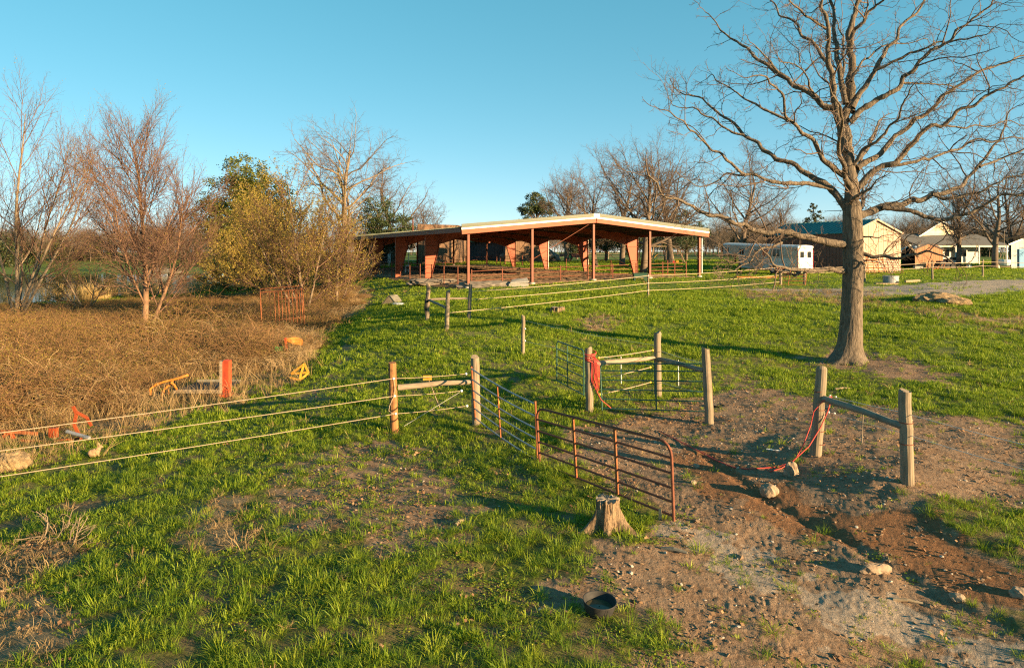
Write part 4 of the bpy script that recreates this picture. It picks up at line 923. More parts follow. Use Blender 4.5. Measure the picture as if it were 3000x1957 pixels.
    cm = mat('soil_crumb', (0.13, 0.085, 0.05), (0.26, 0.18, 0.115), 0.95, 2.0); cs = mat('pebble', (0.34, 0.29, 0.23), (0.46, 0.41, 0.34), 0.9, 2)
    x, y, g = fan_points(309, fan_n(150, 6, 26, -0.5, 0.86), 6, 26, -0.5, 0.86); m = masks(x, y)
    cl = sstep(-0.1, .5, fbm(x, y, 1.6, 3, seed=91))
    s = g.random(len(x)) < np.clip(m['dirt']*(1-.75*m['pale'])*(.1+.9*cl)+m['hoof']*.12+m['tree']*.1, 0, 1)
    n = s.sum(); h = 0.008+0.022*g.random(n)**3; h = np.where(g.random(n) < .012, h*2.2, h)
    instancer('soil_crumbs', np.stack([x[s], y[s], z_full(x[s], y[s], sub(m, s))+h*.2], 1), np.stack([h*g.uniform(.8, 1.5, n), h*g.uniform(.8, 1.5, n), h], 1), np.stack([g.normal(0, .3, n), g.normal(0, .3, n), g.uniform(0, 6, n)], 1), (g.random(n) < .12).astype(int), [clods(1, cm, .3), clods(2, cs, .25)], 'crumbs of trampled soil and small stones', 'soil')
    # reeds on the pond's near shore
    g = np.random.default_rng(310); n = 5200; px = g.uniform(-350, 760, n); d = g.uniform(52, 105, n); x = (px-CX)/F*d; y = d
    sd = poly_sd(POND, x, y); cl = fbm(x, y, 0.16, 2, seed=15); s = (sd > -1.5) & (sd < 3.0) & (y < 92) & (cl > -0.12)
    x, y = x[s], y[s]; n = s.sum()
    scatter('reeds', x, y, g, 0.7+0.6*g.random(n), T_REED, 'golden dead reeds along the near shore of the pond', cat='reeds', tilt=0.06)
cover()

# brush thicket
L_BRUSH = leafmat('brush_leaf', [(0.08, 0.085, 0.016), (0.17, 0.145, 0.028), (0.28, 0.20, 0.045)], 0.7, 0.3)
M_STEM = mat('brush_stem', (0.13, 0.068, 0.03), (0.28, 0.16, 0.072), 0.85, 3)
M_STEMP = mat('pale_stem', (0.36, 0.25, 0.13), (0.46, 0.33, 0.18), 0.85, 3)
def bramble(seed, n, R, h, leaf, nl, stem):
    g = np.random.default_rng(seed); br = []; pts = []
    for i in range(n):
        a = g.uniform(0, 6.283); r = R*.75*math.sqrt(g.random()); p = np.array([r*math.cos(a), r*math.sin(a), -0.05]); az = g.uniform(0, 6.283)
        L = h*g.uniform(.6, 1.5); d = np.array([math.cos(az)*.45, math.sin(az)*.45, 1.0]); k = 7; q = [p.copy()]
        for j in range(1, k):
            d = d+g.normal(0, .16, 3); d[2] -= 0.27*(j/k)*1.8; d /= np.linalg.norm(d); p = p+d*L/(k-1); p[2] = max(p[2], 0.02); q.append(p.copy())
        q = np.array(q); br.append((q, np.linspace(.009, .004, k))); pts.append(q[2:])
        for _ in range(3):
            j = g.integers(1, k-1); dd = g.normal(0, 1, 3); dd[2] = abs(dd[2])*.6; dd /= np.linalg.norm(dd); l = L*g.uniform(.15, .35)
            b = np.array([q[j], q[j]+dd*l*.5+g.normal(0, .03, 3), q[j]+dd*l]); br.append((b, np.array([.005, .004, .0025]))); pts.append(b[1:])
    pts = np.concatenate(pts); c = pts[g.integers(0, len(pts), nl)]+g.normal(0, .045, (nl, 3)); c[:, 2] = np.maximum(c[:, 2], .02)
    return tubes_mesh('bramble%d' % seed, br, [stem, leaf], sides_by_r=((0.0, 3),), leaves=(c, .032, 1), smooth=False)
BRAM = [bramble(400+i, 75, 0.85, 1.35, L_BRUSH, 900, M_STEM) for i in range(4)]
BRAMP = [bramble(420+i, 60, 0.8, 1.1, L_BRUSH, 150, M_STEMP) for i in range(2)]
BUSHG = [bramble(440+i, 95, 0.85, 1.3, L_BUD, 2200, M_STEM) for i in range(2)]
def brush():
    g = np.random.default_rng(450); n = 26000; px = g.uniform(-620, 1120, n); d = np.sqrt(g.uniform(16**2, 78**2, n)); x = (px-CX)/F*d; y = d
    m = masks(x, y); sb = poly_sd(R_BRUSH, x, y); sp = poly_sd(POND, x, y)
    s = (sb < 0.2) & (sp > 4.0) & (g.random(n) < np.where(y < 45, .16, .11)); x, y, sb = x[s], y[s], sb[s]; n = len(x)
    edge = sstep(0.2, -2.5, sb); h = (0.55+0.55*edge)*(1-.5*sstep(36, 52, y))*g.uniform(.75, 1.25, n)*np.clip(0.9+0.5*fbm(x, y, .25, 2, seed=3), .6, 1.3)
    idx = np.where(g.random(n) < 0.16+0.5*(1-edge), 4+g.integers(0, 2, n), np.where(fbm(x, y, .2, 2, seed=44) > -.02, 6+g.integers(0, 2, n), g.integers(0, 4, n)))
    scl = h[:, None]*np.stack([g.uniform(.9, 1.3, n), g.uniform(.9, 1.3, n), g.uniform(.8, 1.1, n)], 1)
    instancer('undergrowth', np.stack([x, y, z_macro(x, y)], 1), scl, np.stack([g.normal(0, .08, n), g.normal(0, .08, n), g.uniform(0, 6, n)], 1), idx, BRAM+BRAMP+BUSHG, 'dense tangle of orange-brown briars and brush below the pond', 'undergrowth')
    # shrubs that can be told apart
    for k, (px, py, sc, lab) in enumerate([(600, 965, 2.0, 'big arching yellow-green shrub right of the slender pond tree'), (700, 985, 1.5, 'rounded olive shrub left of the rusty cage'), (520, 1000, 1.4, 'low green shrub at the foot of the slender pond tree'), (60, 985, 1.5, 'greenish shrub near the left edge below the reeds')]):
        o = thing('shrub', G(px, py), lab, 'shrub', 'shrubs standing out of the brush'); c = link_mesh('foliage', BUSHG[k % 2], o); c.scale = (sc*1.1, sc*1.1, sc); c.rotation_euler.z = k*1.3
brush()
# ------------------------------------------------------------------ riding pavilion
M_POSTRED = mat('painted_brown_red_post', (0.13, 0.032, 0.014), (0.18, 0.05, 0.022), .55, 4)
def pavilion():
    base = V((AR_L0.x, AR_L0.y, gz(AR_L0.x, AR_L0.y)))
    o = thing('riding_pavilion', base, 'open-sided riding arena roof on rust-red tapered steel columns', 'pavilion')
    Gd, Sd = AR_G, AR_S; ZE = 6.80; RISE = 1.0; W = AR_W; NB = 5; OH = 0.45
    def P(g, s, z): q = AR_L0+Gd*g+Sd*s; return V((q.x, q.y, z))
    def zr(g): return ZE+RISE*(1-abs(g-W/2)/(W/2))
    def ground(g, s): q = AR_L0+Gd*g+Sd*s; return gz(q.x, q.y)
    ax = (Gd, Sd, V((0, 0, 1)))
    LEN = NB*AR_B
    # roof: two slopes of ribbed panels
    for side in (0, 1):
        g0, g1 = (-OH, W/2) if side == 0 else (W/2, W+OH)
        b = MB()
        a0, a1, b0, b1 = P(g0, -OH, zr(g0) if side == 0 else zr(g0)), P(g1, -OH, zr(g1)), P(g0, LEN+OH, zr(g0)), P(g1, LEN+OH, zr(g1))
        b.add([a0, a1, b1, b0, a0-V((0, 0, .04)), a1-V((0, 0, .04)), b1-V((0, 0, .04)), b0-V((0, 0, .04))], [(0, 1, 2, 3), (7, 6, 5, 4), (0, 4, 5, 1), (1, 5, 6, 2), (2, 6, 7, 3), (3, 7, 4, 0)])
        r = b.build('roof', [M_GREENROOF], o)
        rb = MB(); k = int((LEN+2*OH)/0.6)
        for i in range(k+1):
            s = -OH+0.03+(LEN+2*OH-.06)*i/k
            rb.beam(P(g0, s, zr(g0)+.02), P(g1, s, zr(g1)+.02), .05, .05)
        rb.build('roof_rib', M_GREENROOF, r)
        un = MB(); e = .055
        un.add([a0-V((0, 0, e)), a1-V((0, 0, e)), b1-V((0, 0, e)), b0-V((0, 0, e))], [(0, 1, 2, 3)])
        un.build('roof_underside', M_UNDER, r)  # dark brown sheet just below each roof slope
    rc = MB(); rc.beam(P(W/2, -OH-.05, zr(W/2)+.05), P(W/2, LEN+OH, zr(W/2)+.05), .5, .06); rc.build('ridge_cap', M_GREENROOF, o)
    rc = MB(); rc.box(P(W/2, -OH-.03, zr(W/2)+.02), (.55, .12, .30), ax); rc.build('ridge_end_cap', M_WHITE, o)
    # white rake trim and red fascia along both gable ends
    for s0, nm in ((-OH-.03, 1), (LEN+OH+.03, 0)):
        for g0, g1 in ((-OH, W/2-.02), (W/2+.02, W+OH)):
            t = MB(); t.beam(P(g0, s0, zr(g0)-.12), P(g1, s0, zr(g1)-.12), .05, .12); t.build('rake_trim', M_WHITE, o)
            t = MB()
            for kk in range(3): t.beam(P(g0, s0-.006*kk, zr(g0)-.01+.095*kk), P(g1, s0-.006*kk, zr(g1)-.01+.095*kk), .05, .09)
            t.build('rake_flashing', M_GREENROOF, o)
            sb = s0+.07*(1 if nm else -1)
            t = MB(); t.beam(P(g0+.03, sb, zr(g0)-.34), P(g1, sb, zr(g1)-.34), .16, .36); t.build('fascia_beam', M_RUSTRED, o)
    # eave beams on the long sides; shade put into a darker red than the fascia
    for g in (-OH+.06, W+OH-.06):
        for i in range(NB):
            t = MB(); t.beam(P(g, i*AR_B-(OH-.2 if i == 0 else 0), ZE-.24), P(g, (i+1)*AR_B-.02, ZE-.24), .10, .34); t.build('eave_beam', M_DARKRED, o)
    # gable-end posts (wide-flange) with footings
    def wf(g, s, z0, z1, m, name='gable_post'):
        t = MB(); h = z1-z0; c = (z0+z1)/2
        t.box(P(g, s, c), (.012, .20, h), ax); t.box(P(g, s-.106, c), (.18, .012, h), ax); t.box(P(g, s+.106, c), (.18, .012, h), ax)
        t.box(P(g, s, z1-.01), (.34, .26, .03), ax)
        return t.build(name, m, o)
    for s, m in ((0.0, M_POSTRED), (LEN, M_RUSTP)):
        for f in (0.0, .25, .5, .75, 1.0):
            g = f*W+(.25 if f == 0 else (-.25 if f == 1 else 0)); z0 = ground(g, s)
            wf(g, s, z0+.12, zr(g)-.53, m)
            t = MB(); t.lathe(P(g, s, z0-.35), [(.26, 0), (.26, .42), (.24, .47), (0.01, .475)], 16); t.build('footing', M_CONC, o)
    # tapered frames
    for i in range(1, NB):
        s = i*AR_B
        for g, sg in ((0.0, 1), (W, -1)):
            z0 = ground(g, s); zt = ZE-.45; wb, wt = .42, 1.25
            t = MB(); th = .012
            poly = [P(g, s-th/2, z0-.1), P(g+sg*wb, s-th/2, z0-.1), P(g+sg*wt, s-th/2, zt-.9), P(g+sg*wt, s-th/2, zt+.25), P(g, s-th/2, zt+.12)]
            t.prism(poly, Sd*th)
            def fl(a, c): t.beam(a, c, .22, .016, up=(c-a).normalized().cross(Sd))
            fl(P(g, s, z0-.1), P(g, s, zt+.1)); fl(P(g+sg*wb, s, z0-.1), P(g+sg*wt, s, zt-.9)); fl(P(g+sg*wt, s, zt-.9), P(g+sg*wt, s, zt+.2))
            t.beam(P(g, s, zt-.9), P(g+sg*wt, s, zt-.9), .22, .016, up=V((0, 0, 1)))
            t.build('column', M_RUSTRED, o)
            # tapering rafter
            t = MB(); ge = W/2
            poly = [P(g+sg*(wt+.02), s-th/2, zt-.72), P(g+sg*(wt+3.5), s-th/2, zr(g+sg*(wt+3.5))-.62), P(ge, s-th/2, zr(ge)-.70), P(ge, s-th/2, zr(ge)-.15), P(g+sg*(wt+.02), s-th/2, zr(g+sg*wt)-.15)]
            t.prism(poly, Sd*th)
            for k in range(2): t.beam(poly[k]+Sd*th/2, poly[k+1]+Sd*th/2, .2, .016, up=(poly[k+1]-poly[k]).normalized().cross(Sd))
            t.build('rafter', M_RUSTRED, o)
            # flange brace
            t = MB(); t.beam(P(g+sg*(wt+.05), s, zt-.65), P(g+sg*(wt+.6), s-.7, zr(g+sg*wt)-.2), .05, .05); t.beam(P(g+sg*(wt+.05), s, zt-.65), P(g+sg*(wt-.35), s-.7, zr(g)-.2), .05, .05); t.build('flange_brace', M_DARKRED, o)
    # purlins
    for j in range(14):
        g = -OH+.4+(W+2*OH-.8)*j/13
        t = MB(); t.beam(P(g, 0, zr(g)-.15), P(g, LEN, zr(g)-.15), .06, .17); t.build('purlin', M_UNDER, o)
    # cross bracing rods
    def rod(a, c): t = MB(); t.tube([a, c], .022, 6); t.build('brace_rod', M_RUSTP, o)
    z1 = ground(W*.5, 0)
    rod(P(W*.25+.1, .05, 4.4), P(W*.5-.1, .1, 7.3)); rod(P(W*.25+.1, .1, zr(W*.25)-.8), P(W*.25+2.2, 6.5, ZE-1.6)); rod(P(W*.5-.1, .1, zr(W*.5)-.85), P(W*.5-2.6, 4.5, ZE-.9))
    rod(P(W-.1, AR_B, ground(W, AR_B)+.3), P(W-.1, 2*AR_B, ZE-.6)); rod(P(W-.1, AR_B, ZE-.6), P(W-.1, 2*AR_B, ground(W, 2*AR_B)+.3))
    rod(P(W*.5, .12, z1+.3), P(W*.5-1.5, 12, 5.2)); rod(P(W*.5-.1, .05, z1+.35), P(W-.2, AR_B*2, ZE-1.2))
    # downpipes
    for i in (2, 3):
        q = P(W+.12, i*AR_B+.1, 0); t = MB(); t.tube([V((q.x, q.y, gz(q.x, q.y))), V((q.x, q.y, ZE-.3))], .045, 8); t.build('downpipe', M_WHITE, o)
    q = P(W+.15, .1, 0); t = MB(); t.tube([V((q.x, q.y, gz(q.x, q.y)+.3)), V((q.x, q.y, ZE-.4))], .05, 8); t.build('downpipe', M_WHITE, o)
    # little post on the roof corner
    q = P(-.3, 12, ZE-.2); t = MB(); t.tube([q, q+V((0, 0, 1.3))], .06, 6); t.build('vent_pipe', M_RUSTP, o)
pavilion()

def pipe_fence(name, pts, label, post_h, rails, r_post=.05, r_rail=.025, spacing=2.6, m=None, group=None, lean=None, pm=None, slab=None):
    """run of posts and straight rails along ground points (x,y)"""
    m = m or M_RUSTP; base = V((pts[0][0], pts[0][1], gz(*pts[0])))
    o = thing(name, base, label, 'fence', group); posts = []
    for i in range(len(pts)-1):
        a, b = V((*pts[i], 0)), V((*pts[i+1], 0)); L = (b-a).length; k = max(1, round(L/spacing))
        for j in range(k+(1 if i == len(pts)-2 else 0)):
            q = a.lerp(b, j/k); z = gz(q.x, q.y); posts.append(V((q.x, q.y, z)))
            t = MB(); t.tube([V((q.x, q.y, z-.2)), V((q.x, q.y, z+post_h))], r_post, 7); t.build('post', pm or m, o)
    for h in rails:
        for i in range(len(posts)-1):
            t = MB(); t.tube([posts[i]+V((0, 0, h)), posts[i+1]+V((0, 0, h))], r_rail, 6, cap=False); t.build('rail', m, o)
    return o
A_ = lambda g, s: arp(g, s)
pipe_fence('pipe_fence', [A_(1.0, 1.2), A_(AR_W*.5, .8), A_(AR_W*.74, 1.6)], 'low rusty pipe rail fence across the front of the arena', 1.25, (.40, .78, 1.12), spacing=2.7)
pipe_fence('pipe_fence', [A_(AR_W*.76, .2), A_(AR_W*.97, 1.2)], 'slanting rusty pipe panel at the right front of the arena', 1.35, (.3, .6, .9, 1.2), r_rail=.022, spacing=1.6)
pipe_fence('pipe_fence', [A_(.2, 2.0), A_(.2, 46)], 'rusty pipe rail fence along the shaded left side of the arena', 1.5, (.35, .75, 1.15, 1.45), r_post=.04, r_rail=.018, spacing=3.1)
pipe_fence('pipe_fence', [A_(AR_W-.5, 4), A_(AR_W-.6, 46)], 'rusty pipe rail fence along the far right side of the arena', 1.4, (.35, .75, 1.15, 1.4), r_rail=.02, spacing=4.7)
pipe_fence('pipe_fence', [A_(2, 45.5), A_(AR_W-1, 45.5)], 'rusty pipe rail fence across the back of the arena', 1.4, (.4, .8, 1.2), r_rail=.022, spacing=3.4)
def gd(px, d): return ((px-CX)/F*d, d)
pipe_fence('corral_fence', [gd(1040, 97), gd(1140, 99)], 'white pipe corral in front of the log house', 1.5, (.35, .75, 1.1, 1.45), spacing=2.2, m=M_WHITE, r_rail=.03)
pipe_fence('corral_fence', [gd(1172, 101), gd(1222, 101)], 'tall pale pipe gate beside the left barn wall', 2.0, (.4, .8, 1.2, 1.6, 1.95), spacing=1.3, m=M_WHITE, r_rail=.028)
pipe_fence('paddock_fence', [gd(1830, 112), gd(2000, 114), gd(2230, 108)], 'long dark pipe fence behind the swing set and trailer', 2.0, (.4, .8, 1.2, 1.6, 1.95), spacing=2.9, m=M_DARKRED, r_rail=.03)
pipe_fence('paddock_fence', [gd(1640, 150), gd(1830, 150)], 'pale timber fence in the far field behind the red implement', 1.7, (.6, 1.1, 1.5), spacing=4.0, m=M_RAIL, r_rail=.05, r_post=.10)
pipe_fence('paddock_fence', [gd(1455, 104), gd(1530, 100)], 'short rusty pipe fence in front of the screenings pile', 1.5, (.5, 1.0, 1.4), spacing=2.2, r_rail=.025, r_post=.09)

# ------------------------------------------------------------------ buildings
def boards(parent, A, B, z0, ztop, m, w=.30, name='board', gap=.02, thick=.035):
    """vertical boards on a wall from A to B (xy vectors); ztop(t) gives the height along it"""
    A, B = V((A[0], A[1], 0)), V((B[0], B[1], 0)); L = (B-A).length; u = (B-A)/L; nrm = V((u.y, -u.x, 0)); k = max(1, int(L/w)); ww = L/k
    for i in range(k):
        a = A+u*(i*ww+gap/2); b = A+u*((i+1)*ww-gap/2); t0, t1 = (i*ww)/L, ((i+1)*ww)/L
        p = [V((a.x, a.y, z0)), V((b.x, b.y, z0)), V((b.x, b.y, ztop(t1))), V((a.x, a.y, ztop(t0)))]
        mb = MB(); mb.prism([q+nrm*.002 for q in p], nrm*(thick*(1+.25*((i*7) % 3)))); mb.build(name, m, parent)
def gable_building(name, label, C, R, L, eave, rise, wall_m, gable_m, roof_m, oh=.35, front=None, cat='building', board=None, ribs=True, rib_step=.6):
    """C near corner, R other gable-end corner, L far corner of the long side (xy). Ridge runs C->L."""
    C, R, L = V((*C, 0)), V((*R, 0)), V((*L, 0)); z0 = min(gz(p.x, p.y) for p in (C, R, L, R+L-C))-.1; base = V((C.x, C.y, gz(C.x, C.y)))
    o = thing(name, base, label, cat); far = R+L-C; z1 = gz(C.x, C.y)+eave; zr = z1+rise
    Z = lambda p, z: V((p.x, p.y, z)); mid = (C+R)/2; midf = (L+far)/2
    w = MB(); w.add([Z(C, z0), Z(L, z0), Z(L, z1), Z(C, z1)], [(0, 1, 2, 3)]); w.add([Z(R, z0), Z(far, z0), Z(far, z1), Z(R, z1)], [(0, 1, 2, 3)])
    w.build('side_wall', wall_m, o)
    w = MB(); w.add([Z(C, z0), Z(R, z0), Z(R, z1), Z(mid, zr), Z(C, z1)], [(0, 1, 2, 3, 4)]); w.build('gable_wall', gable_m, o)
    w = MB(); w.add([Z(L, z0), Z(far, z0), Z(far, z1), Z(midf, zr), Z(L, z1)], [(0, 1, 2, 3, 4)]); w.build('gable_wall', gable_m, o)
    ld = (L-C).normalized(); gdv = (R-C).normalized(); sl = rise/((R-C).length/2)
    for s, p, pf in ((-1, C, L), (1, R, far)):
        a = Z(mid-ld*oh, zr+.05); b = Z(midf+ld*oh, zr+.05); c = Z(pf+ld*oh+gdv*(s*oh), z1-sl*oh+.05); d = Z(p-ld*oh+gdv*(s*oh), z1-sl*oh+.05)
        r = MB(); r.prism([a, b, c, d], V((0, 0, -.06))); ro = r.build('roof', roof_m, o)
        if ribs:
            LL = (b-a).length; k = int(LL/rib_step); rb = MB()
            for i in range(k+1):
                t = i/k; rb.beam(a.lerp(b, t)+V((0, 0, .012)), d.lerp(c, t)+V((0, 0, .012)), .05, .045)
            rb.build('roof_rib', roof_m, ro)
        t = MB(); t.beam(Z(mid-ld*(oh+.02), zr-.02), Z(p-ld*(oh+.02)+gdv*(s*oh), z1-sl*oh-.02), .05, .16); t.build('rake_trim', board or M_WHITE, ro)
    return o, z0, z1, zr
# metal shed with green roof; side wall's shade is painted as dark brown
SC_, SR_, SL_ = (33.7, 68.0), (39.9, 70.1), (29.7, 80.0)
o, z0, z1, zr = gable_building('metal_shed', 'metal shed with green roof, tan gable and shade-painted side behind the big oak', SC_, SR_, SL_, 4.0, 1.35, M_SHEDSHADE, M_TAN, M_TEALROOF, .2, board=M_TAN)
boards(o, SC_, SR_, z0, lambda t: z1-.03+1.3*(1-abs(2*t-1)), M_TAN, .32, 'wall_panel', .03, .02)
boards(o, SL_, SC_, z0, lambda t: z1-.1, M_SHEDSHADE, .45, 'wall_panel', .03, .02)
# left barn: tall board block, low middle aisle with shade painted as dark boards, gabled right block
def barn():
    base = D(1342, 108); o = thing('barn', base, 'brown board barn with teal middle roof seen through the arena', 'barn')
    def xy(px, d): return gd(px, d)
    z0 = gz(*xy(1342, 108))-.2
    a, b = xy(1223, 104), xy(1342, 108); top = z0+6.3
    w = MB(); w.add([V((*a, z0)), V((*b, z0)), V((*b, top)), V((*a, top)), V((a[0]-1, a[1]+12, z0)), V((b[0]+.5, b[1]+12, z0)), V((b[0]+.5, b[1]+12, top)), V((a[0]-1, a[1]+12, top))], [(0, 1, 2, 3), (1, 5, 6, 2), (4, 0, 3, 7), (3, 2, 6, 7)]); w.build('tall_wall', M_BROWNW, o)
    boards(o, a, b, z0, lambda t: top, M_BROWNW, .42)
    c, d = xy(1343, 125), xy(1480, 122); zt = z0+4.0
    w = MB(); w.add([V((*c, z0)), V((*d, z0)), V((*d, zt)), V((*c, zt))], [(0, 1, 2, 3)]); w.build('aisle_shade_wall', M_DARKW, o)
    boards(o, c, d, z0, lambda t: zt-.1, M_DARKW, .5, 'aisle_shade_board')
    r = MB(); r.prism([V((c[0]-.5, c[1]-.8, zt-.1)), V((d[0]+.3, d[1]-.8, zt-.1)), V((d[0]+.3, d[1]+8, zt+1.8)), V((c[0]-.5, c[1]+8, zt+1.8))], V((0, 0, .08))); r.build('roof', M_TEALROOF, o)
    e, f = xy(1480, 116), xy(1585, 118); z2 = z0+3.9
    w = MB(); m_ = ((e[0]+f[0])/2, (e[1]+f[1])/2)
    w.add([V((*e, z0)), V((*f, z0)), V((*f, z2)), V((*m_, z2+1.5)), V((*e, z2))], [(0, 1, 2, 3, 4)]); w.build('gable_wall', M_BROWNW, o)
    w = MB(); w.add([V((*e, z0)), V((*e, z2)), V((e[0]-.8, e[1]+10, z2)), V((e[0]-.8, e[1]+10, z0))], [(0, 1, 2, 3)]); w.build('side_wall', M_DARKW, o)
    boards(o, e, f, z0, lambda t: z2+1.45*(1-abs(2*t-1)), M_BROWNW, .42)
    for s, p in ((-1, e), (1, f)):
        r = MB(); r.prism([V((m_[0], m_[1]-.4, z2+1.56)), V((p[0]+s*.4, p[1]-.4, z2-.1)), V((p[0]+s*.4-.8, p[1]+10, z2-.1)), V((m_[0]-.8, m_[1]+10, z2+1.56))], V((0, 0, .06))); r.build('roof', M_TEALROOF, o)
    t = MB(); q = xy(1432, 121.5); t.box((q[0], q[1], z0+.7), (1.1, .6, 1.2)); tag(t.build('dark_bin', M_BLACK, None, origin=(q[0], q[1], z0)), 'black bin standing by the dark barn aisle', 'bin')
barn()
# log house at the left
o, z0, z1, zr = gable_building('log_house', 'low log house with weathered green roof behind the willow', gd(1172, 112), gd(1186, 120), gd(1050, 113), 3.0, 1.6, M_BROWNW, M_BROWNW, M_TEALROOF2, .5)
for k in range(8):
    z = z0+.15+k*.38; t = MB(); a, b = gd(1170, 111.85), gd(1052, 112.85); t.tube([V((*a, z)), V((*b, z))], .17, 6); t.build('log', M_REDBOARD, o)
t = MB(); q = gd(1125, 111.5); t.box((q[0], q[1], z0+1.5), (2.2, .35, 1.6)); wdw = t.build('window', M_DARK, o)
t = MB(); t.box((q[0]+.9, q[1]-.2, z0+1.5), (.5, .06, 1.5)); t.build('shutter', M_GREYS, wdw)
t = MB(); q = gd(1118, 111.4); t.box((q[0], q[1], z0+2.85), (1.2, .1, .6)); t.build('notice_board', M_WHITE, o)
# small board shed, lean-to, house and grey outbuilding at the right
o, z0, z1, zr = gable_building('garden_shed', 'little red-brown board shed with dark curved roof in front of the house', gd(2680, 78), gd(2762, 79.5), gd(2684, 82), 2.3, .65, M_REDBOARD, M_REDBOARD, M_SHINGLE, .15, ribs=False, board=M_DARKW)
boards(o, gd(2680, 78), gd(2762, 79.5), z0, lambda t: z1+.6*(1-abs(2*t-1)**2), M_REDBOARD, .28)
o, z0, z1, zr = gable_building('lean_to', 'open lean-to with dark blue-green roof between the metal shed and garden shed', gd(2642, 80), gd(2688, 81), gd(2645, 86), 2.2, .5, M_DARKW, M_DARK, mat('blue_green_roof', (0.02, 0.075, 0.09), (0.03, 0.1, 0.115), .5, 2), .3)  # near-black gable walls paint the shade inside the open front
o, z0, z1, zr = gable_building('house', 'cream house with grey shingle roof and lit gable behind the trees', gd(2700, 100), gd(2822, 104), gd(2706, 112), 4.2, 2.1, M_CREAM, M_CREAM, M_SHINGLE, .5, ribs=False)
for k in range(10):
    z = z1+.1+k*.2; f = 1-(k*.2+.1)/2.1; a, b = V((*gd(2700, 99.93), z)), V((*gd(2822, 103.93), z)); c = (a+b)/2; t = MB(); t.beam(c+(a-c)*f, c+(b-c)*f, .03, .17); t.build('siding_board', M_CREAM, o)
a, b = gd(2690, 93), gd(2960, 97); zz = gz(*a)
t = MB(); t.prism([V((a[0], a[1], zz+2.6)), V((b[0], b[1], zz+2.6)), V((b[0], b[1]+7, zz+4.3)), V((a[0], a[1]+7, zz+4.3))], V((0, 0, .12))); pr = t.build('porch_roof', M_SHINGLE, o)
t = MB(); t.beam(V((a[0], a[1]-.05, zz+2.55)), V((b[0], b[1]-.05, zz+2.55)), .1, .22); t.build('gutter', M_CREAM, pr)
a2, b2 = gd(2755, 97), gd(2870, 98.5)
t = MB(); t.prism([V((*a2, zz-.2)), V((*b2, zz-.2)), V((*b2, zz+2.9)), V((*a2, zz+2.9))], V((0, .2, 0))); t.build('porch_wall', M_GREYS, o)
for px in (2772, 2822): 
    q = gd(px, 96.9); t = MB(); t.box((q[0], q[1], zz+1.3), (1.1, .1, 2.0)); dr = t.build('door', M_WHITE, o); t = MB(); t.box((q[0]+.1, q[1]-.07, zz+1.6), (.6, .04, .9)); t.build('door_window', M_GLASS, dr)
for px in (2730, 2800, 2868, 2950):
    q = gd(px, 94.2); t = MB(); t.box((q[0], q[1], zz+1.3), (.16, .16, 2.7)); t.build('porch_post', M_WHITE, o)
o, z0, z1, zr = gable_building('outbuilding', 'pale grey outbuilding with green roof and blue door at the right edge', gd(2962, 79), gd(3110, 80), gd(2970, 88), 2.9, 1.2, M_GREYS, M_GREYS, mat('blue_green_roof', (0.02, 0.075, 0.09)), .3)
boards(o, gd(2962, 79), gd(3110, 80), z0, lambda t: z1+1.15*(1-abs(2*t-1)), M_GREYS, .5, 'wall_panel', .03, .02)
q = gd(2996, 79.1); t = MB(); t.box((q[0], q[1]-.1, z0+1.3), (.95, .08, 2.2)); t.build('door', M_BLUE, o)
# ------------------------------------------------------------------ fences, gates and loose things
def hpost(parent, foot, top, r, m, name='post', n=16, chamfer=True):
    """round timber post from foot to top with a slightly uneven barrel"""
    a, b = V(foot)-V((0, 0, .15)), V(top); g = np.random.default_rng(int(abs(a.x*1000))+3); k = 9; pts = []; rs = []
    for i in range(k):
        t = i/(k-1); p = a.lerp(b, t)+V((g.normal(0, .006), g.normal(0, .006), 0)); pts.append(p); rs.append(r*(1.05-.08*t)*(1+g.normal(0, .02)))
    pts.append(b+V((0, 0, .012))); rs.append(r*.86)
    t = MB(); t.tube(pts, rs, n); return t.build(name, m, parent, smooth=False)
def rail(parent, a, b, r0, r1, m, name='rail'):
    a, b = V(a), V(b); g = np.random.default_rng(int(abs(a.x*777))+1); k = 8
    pts = [a.lerp(b, i/(k-1))+V((0, 0, g.normal(0, .008)+.02*math.sin(math.pi*i/(k-1)))) for i in range(k)]
    t = MB(); t.tube(pts, [r0+(r1-r0)*i/(k-1) for i in range(k)], 10); return t.build(name, m, parent)
def rope(parent, a, b, r, m, sag=.03, name='rope', k=9):
    a, b = V(a), V(b); t = MB(); t.tube([a.lerp(b, i/(k-1))-V((0, 0, sag*4*(i/(k-1))*(1-i/(k-1)))) for i in range(k)], r, 6); return t.build(name, m, parent)
def knob(parent, p, r, m, name='insulator'):
    t = MB(); t.lathe(V(p)-V((0, 0, r)), [(.01, 0), (r*.9, r*.4), (r, r), (r*.9, r*1.6), (.01, r*2)], 8); return t.build(name, m, parent)
def Pt(px, py, d): return at(px, py, d)

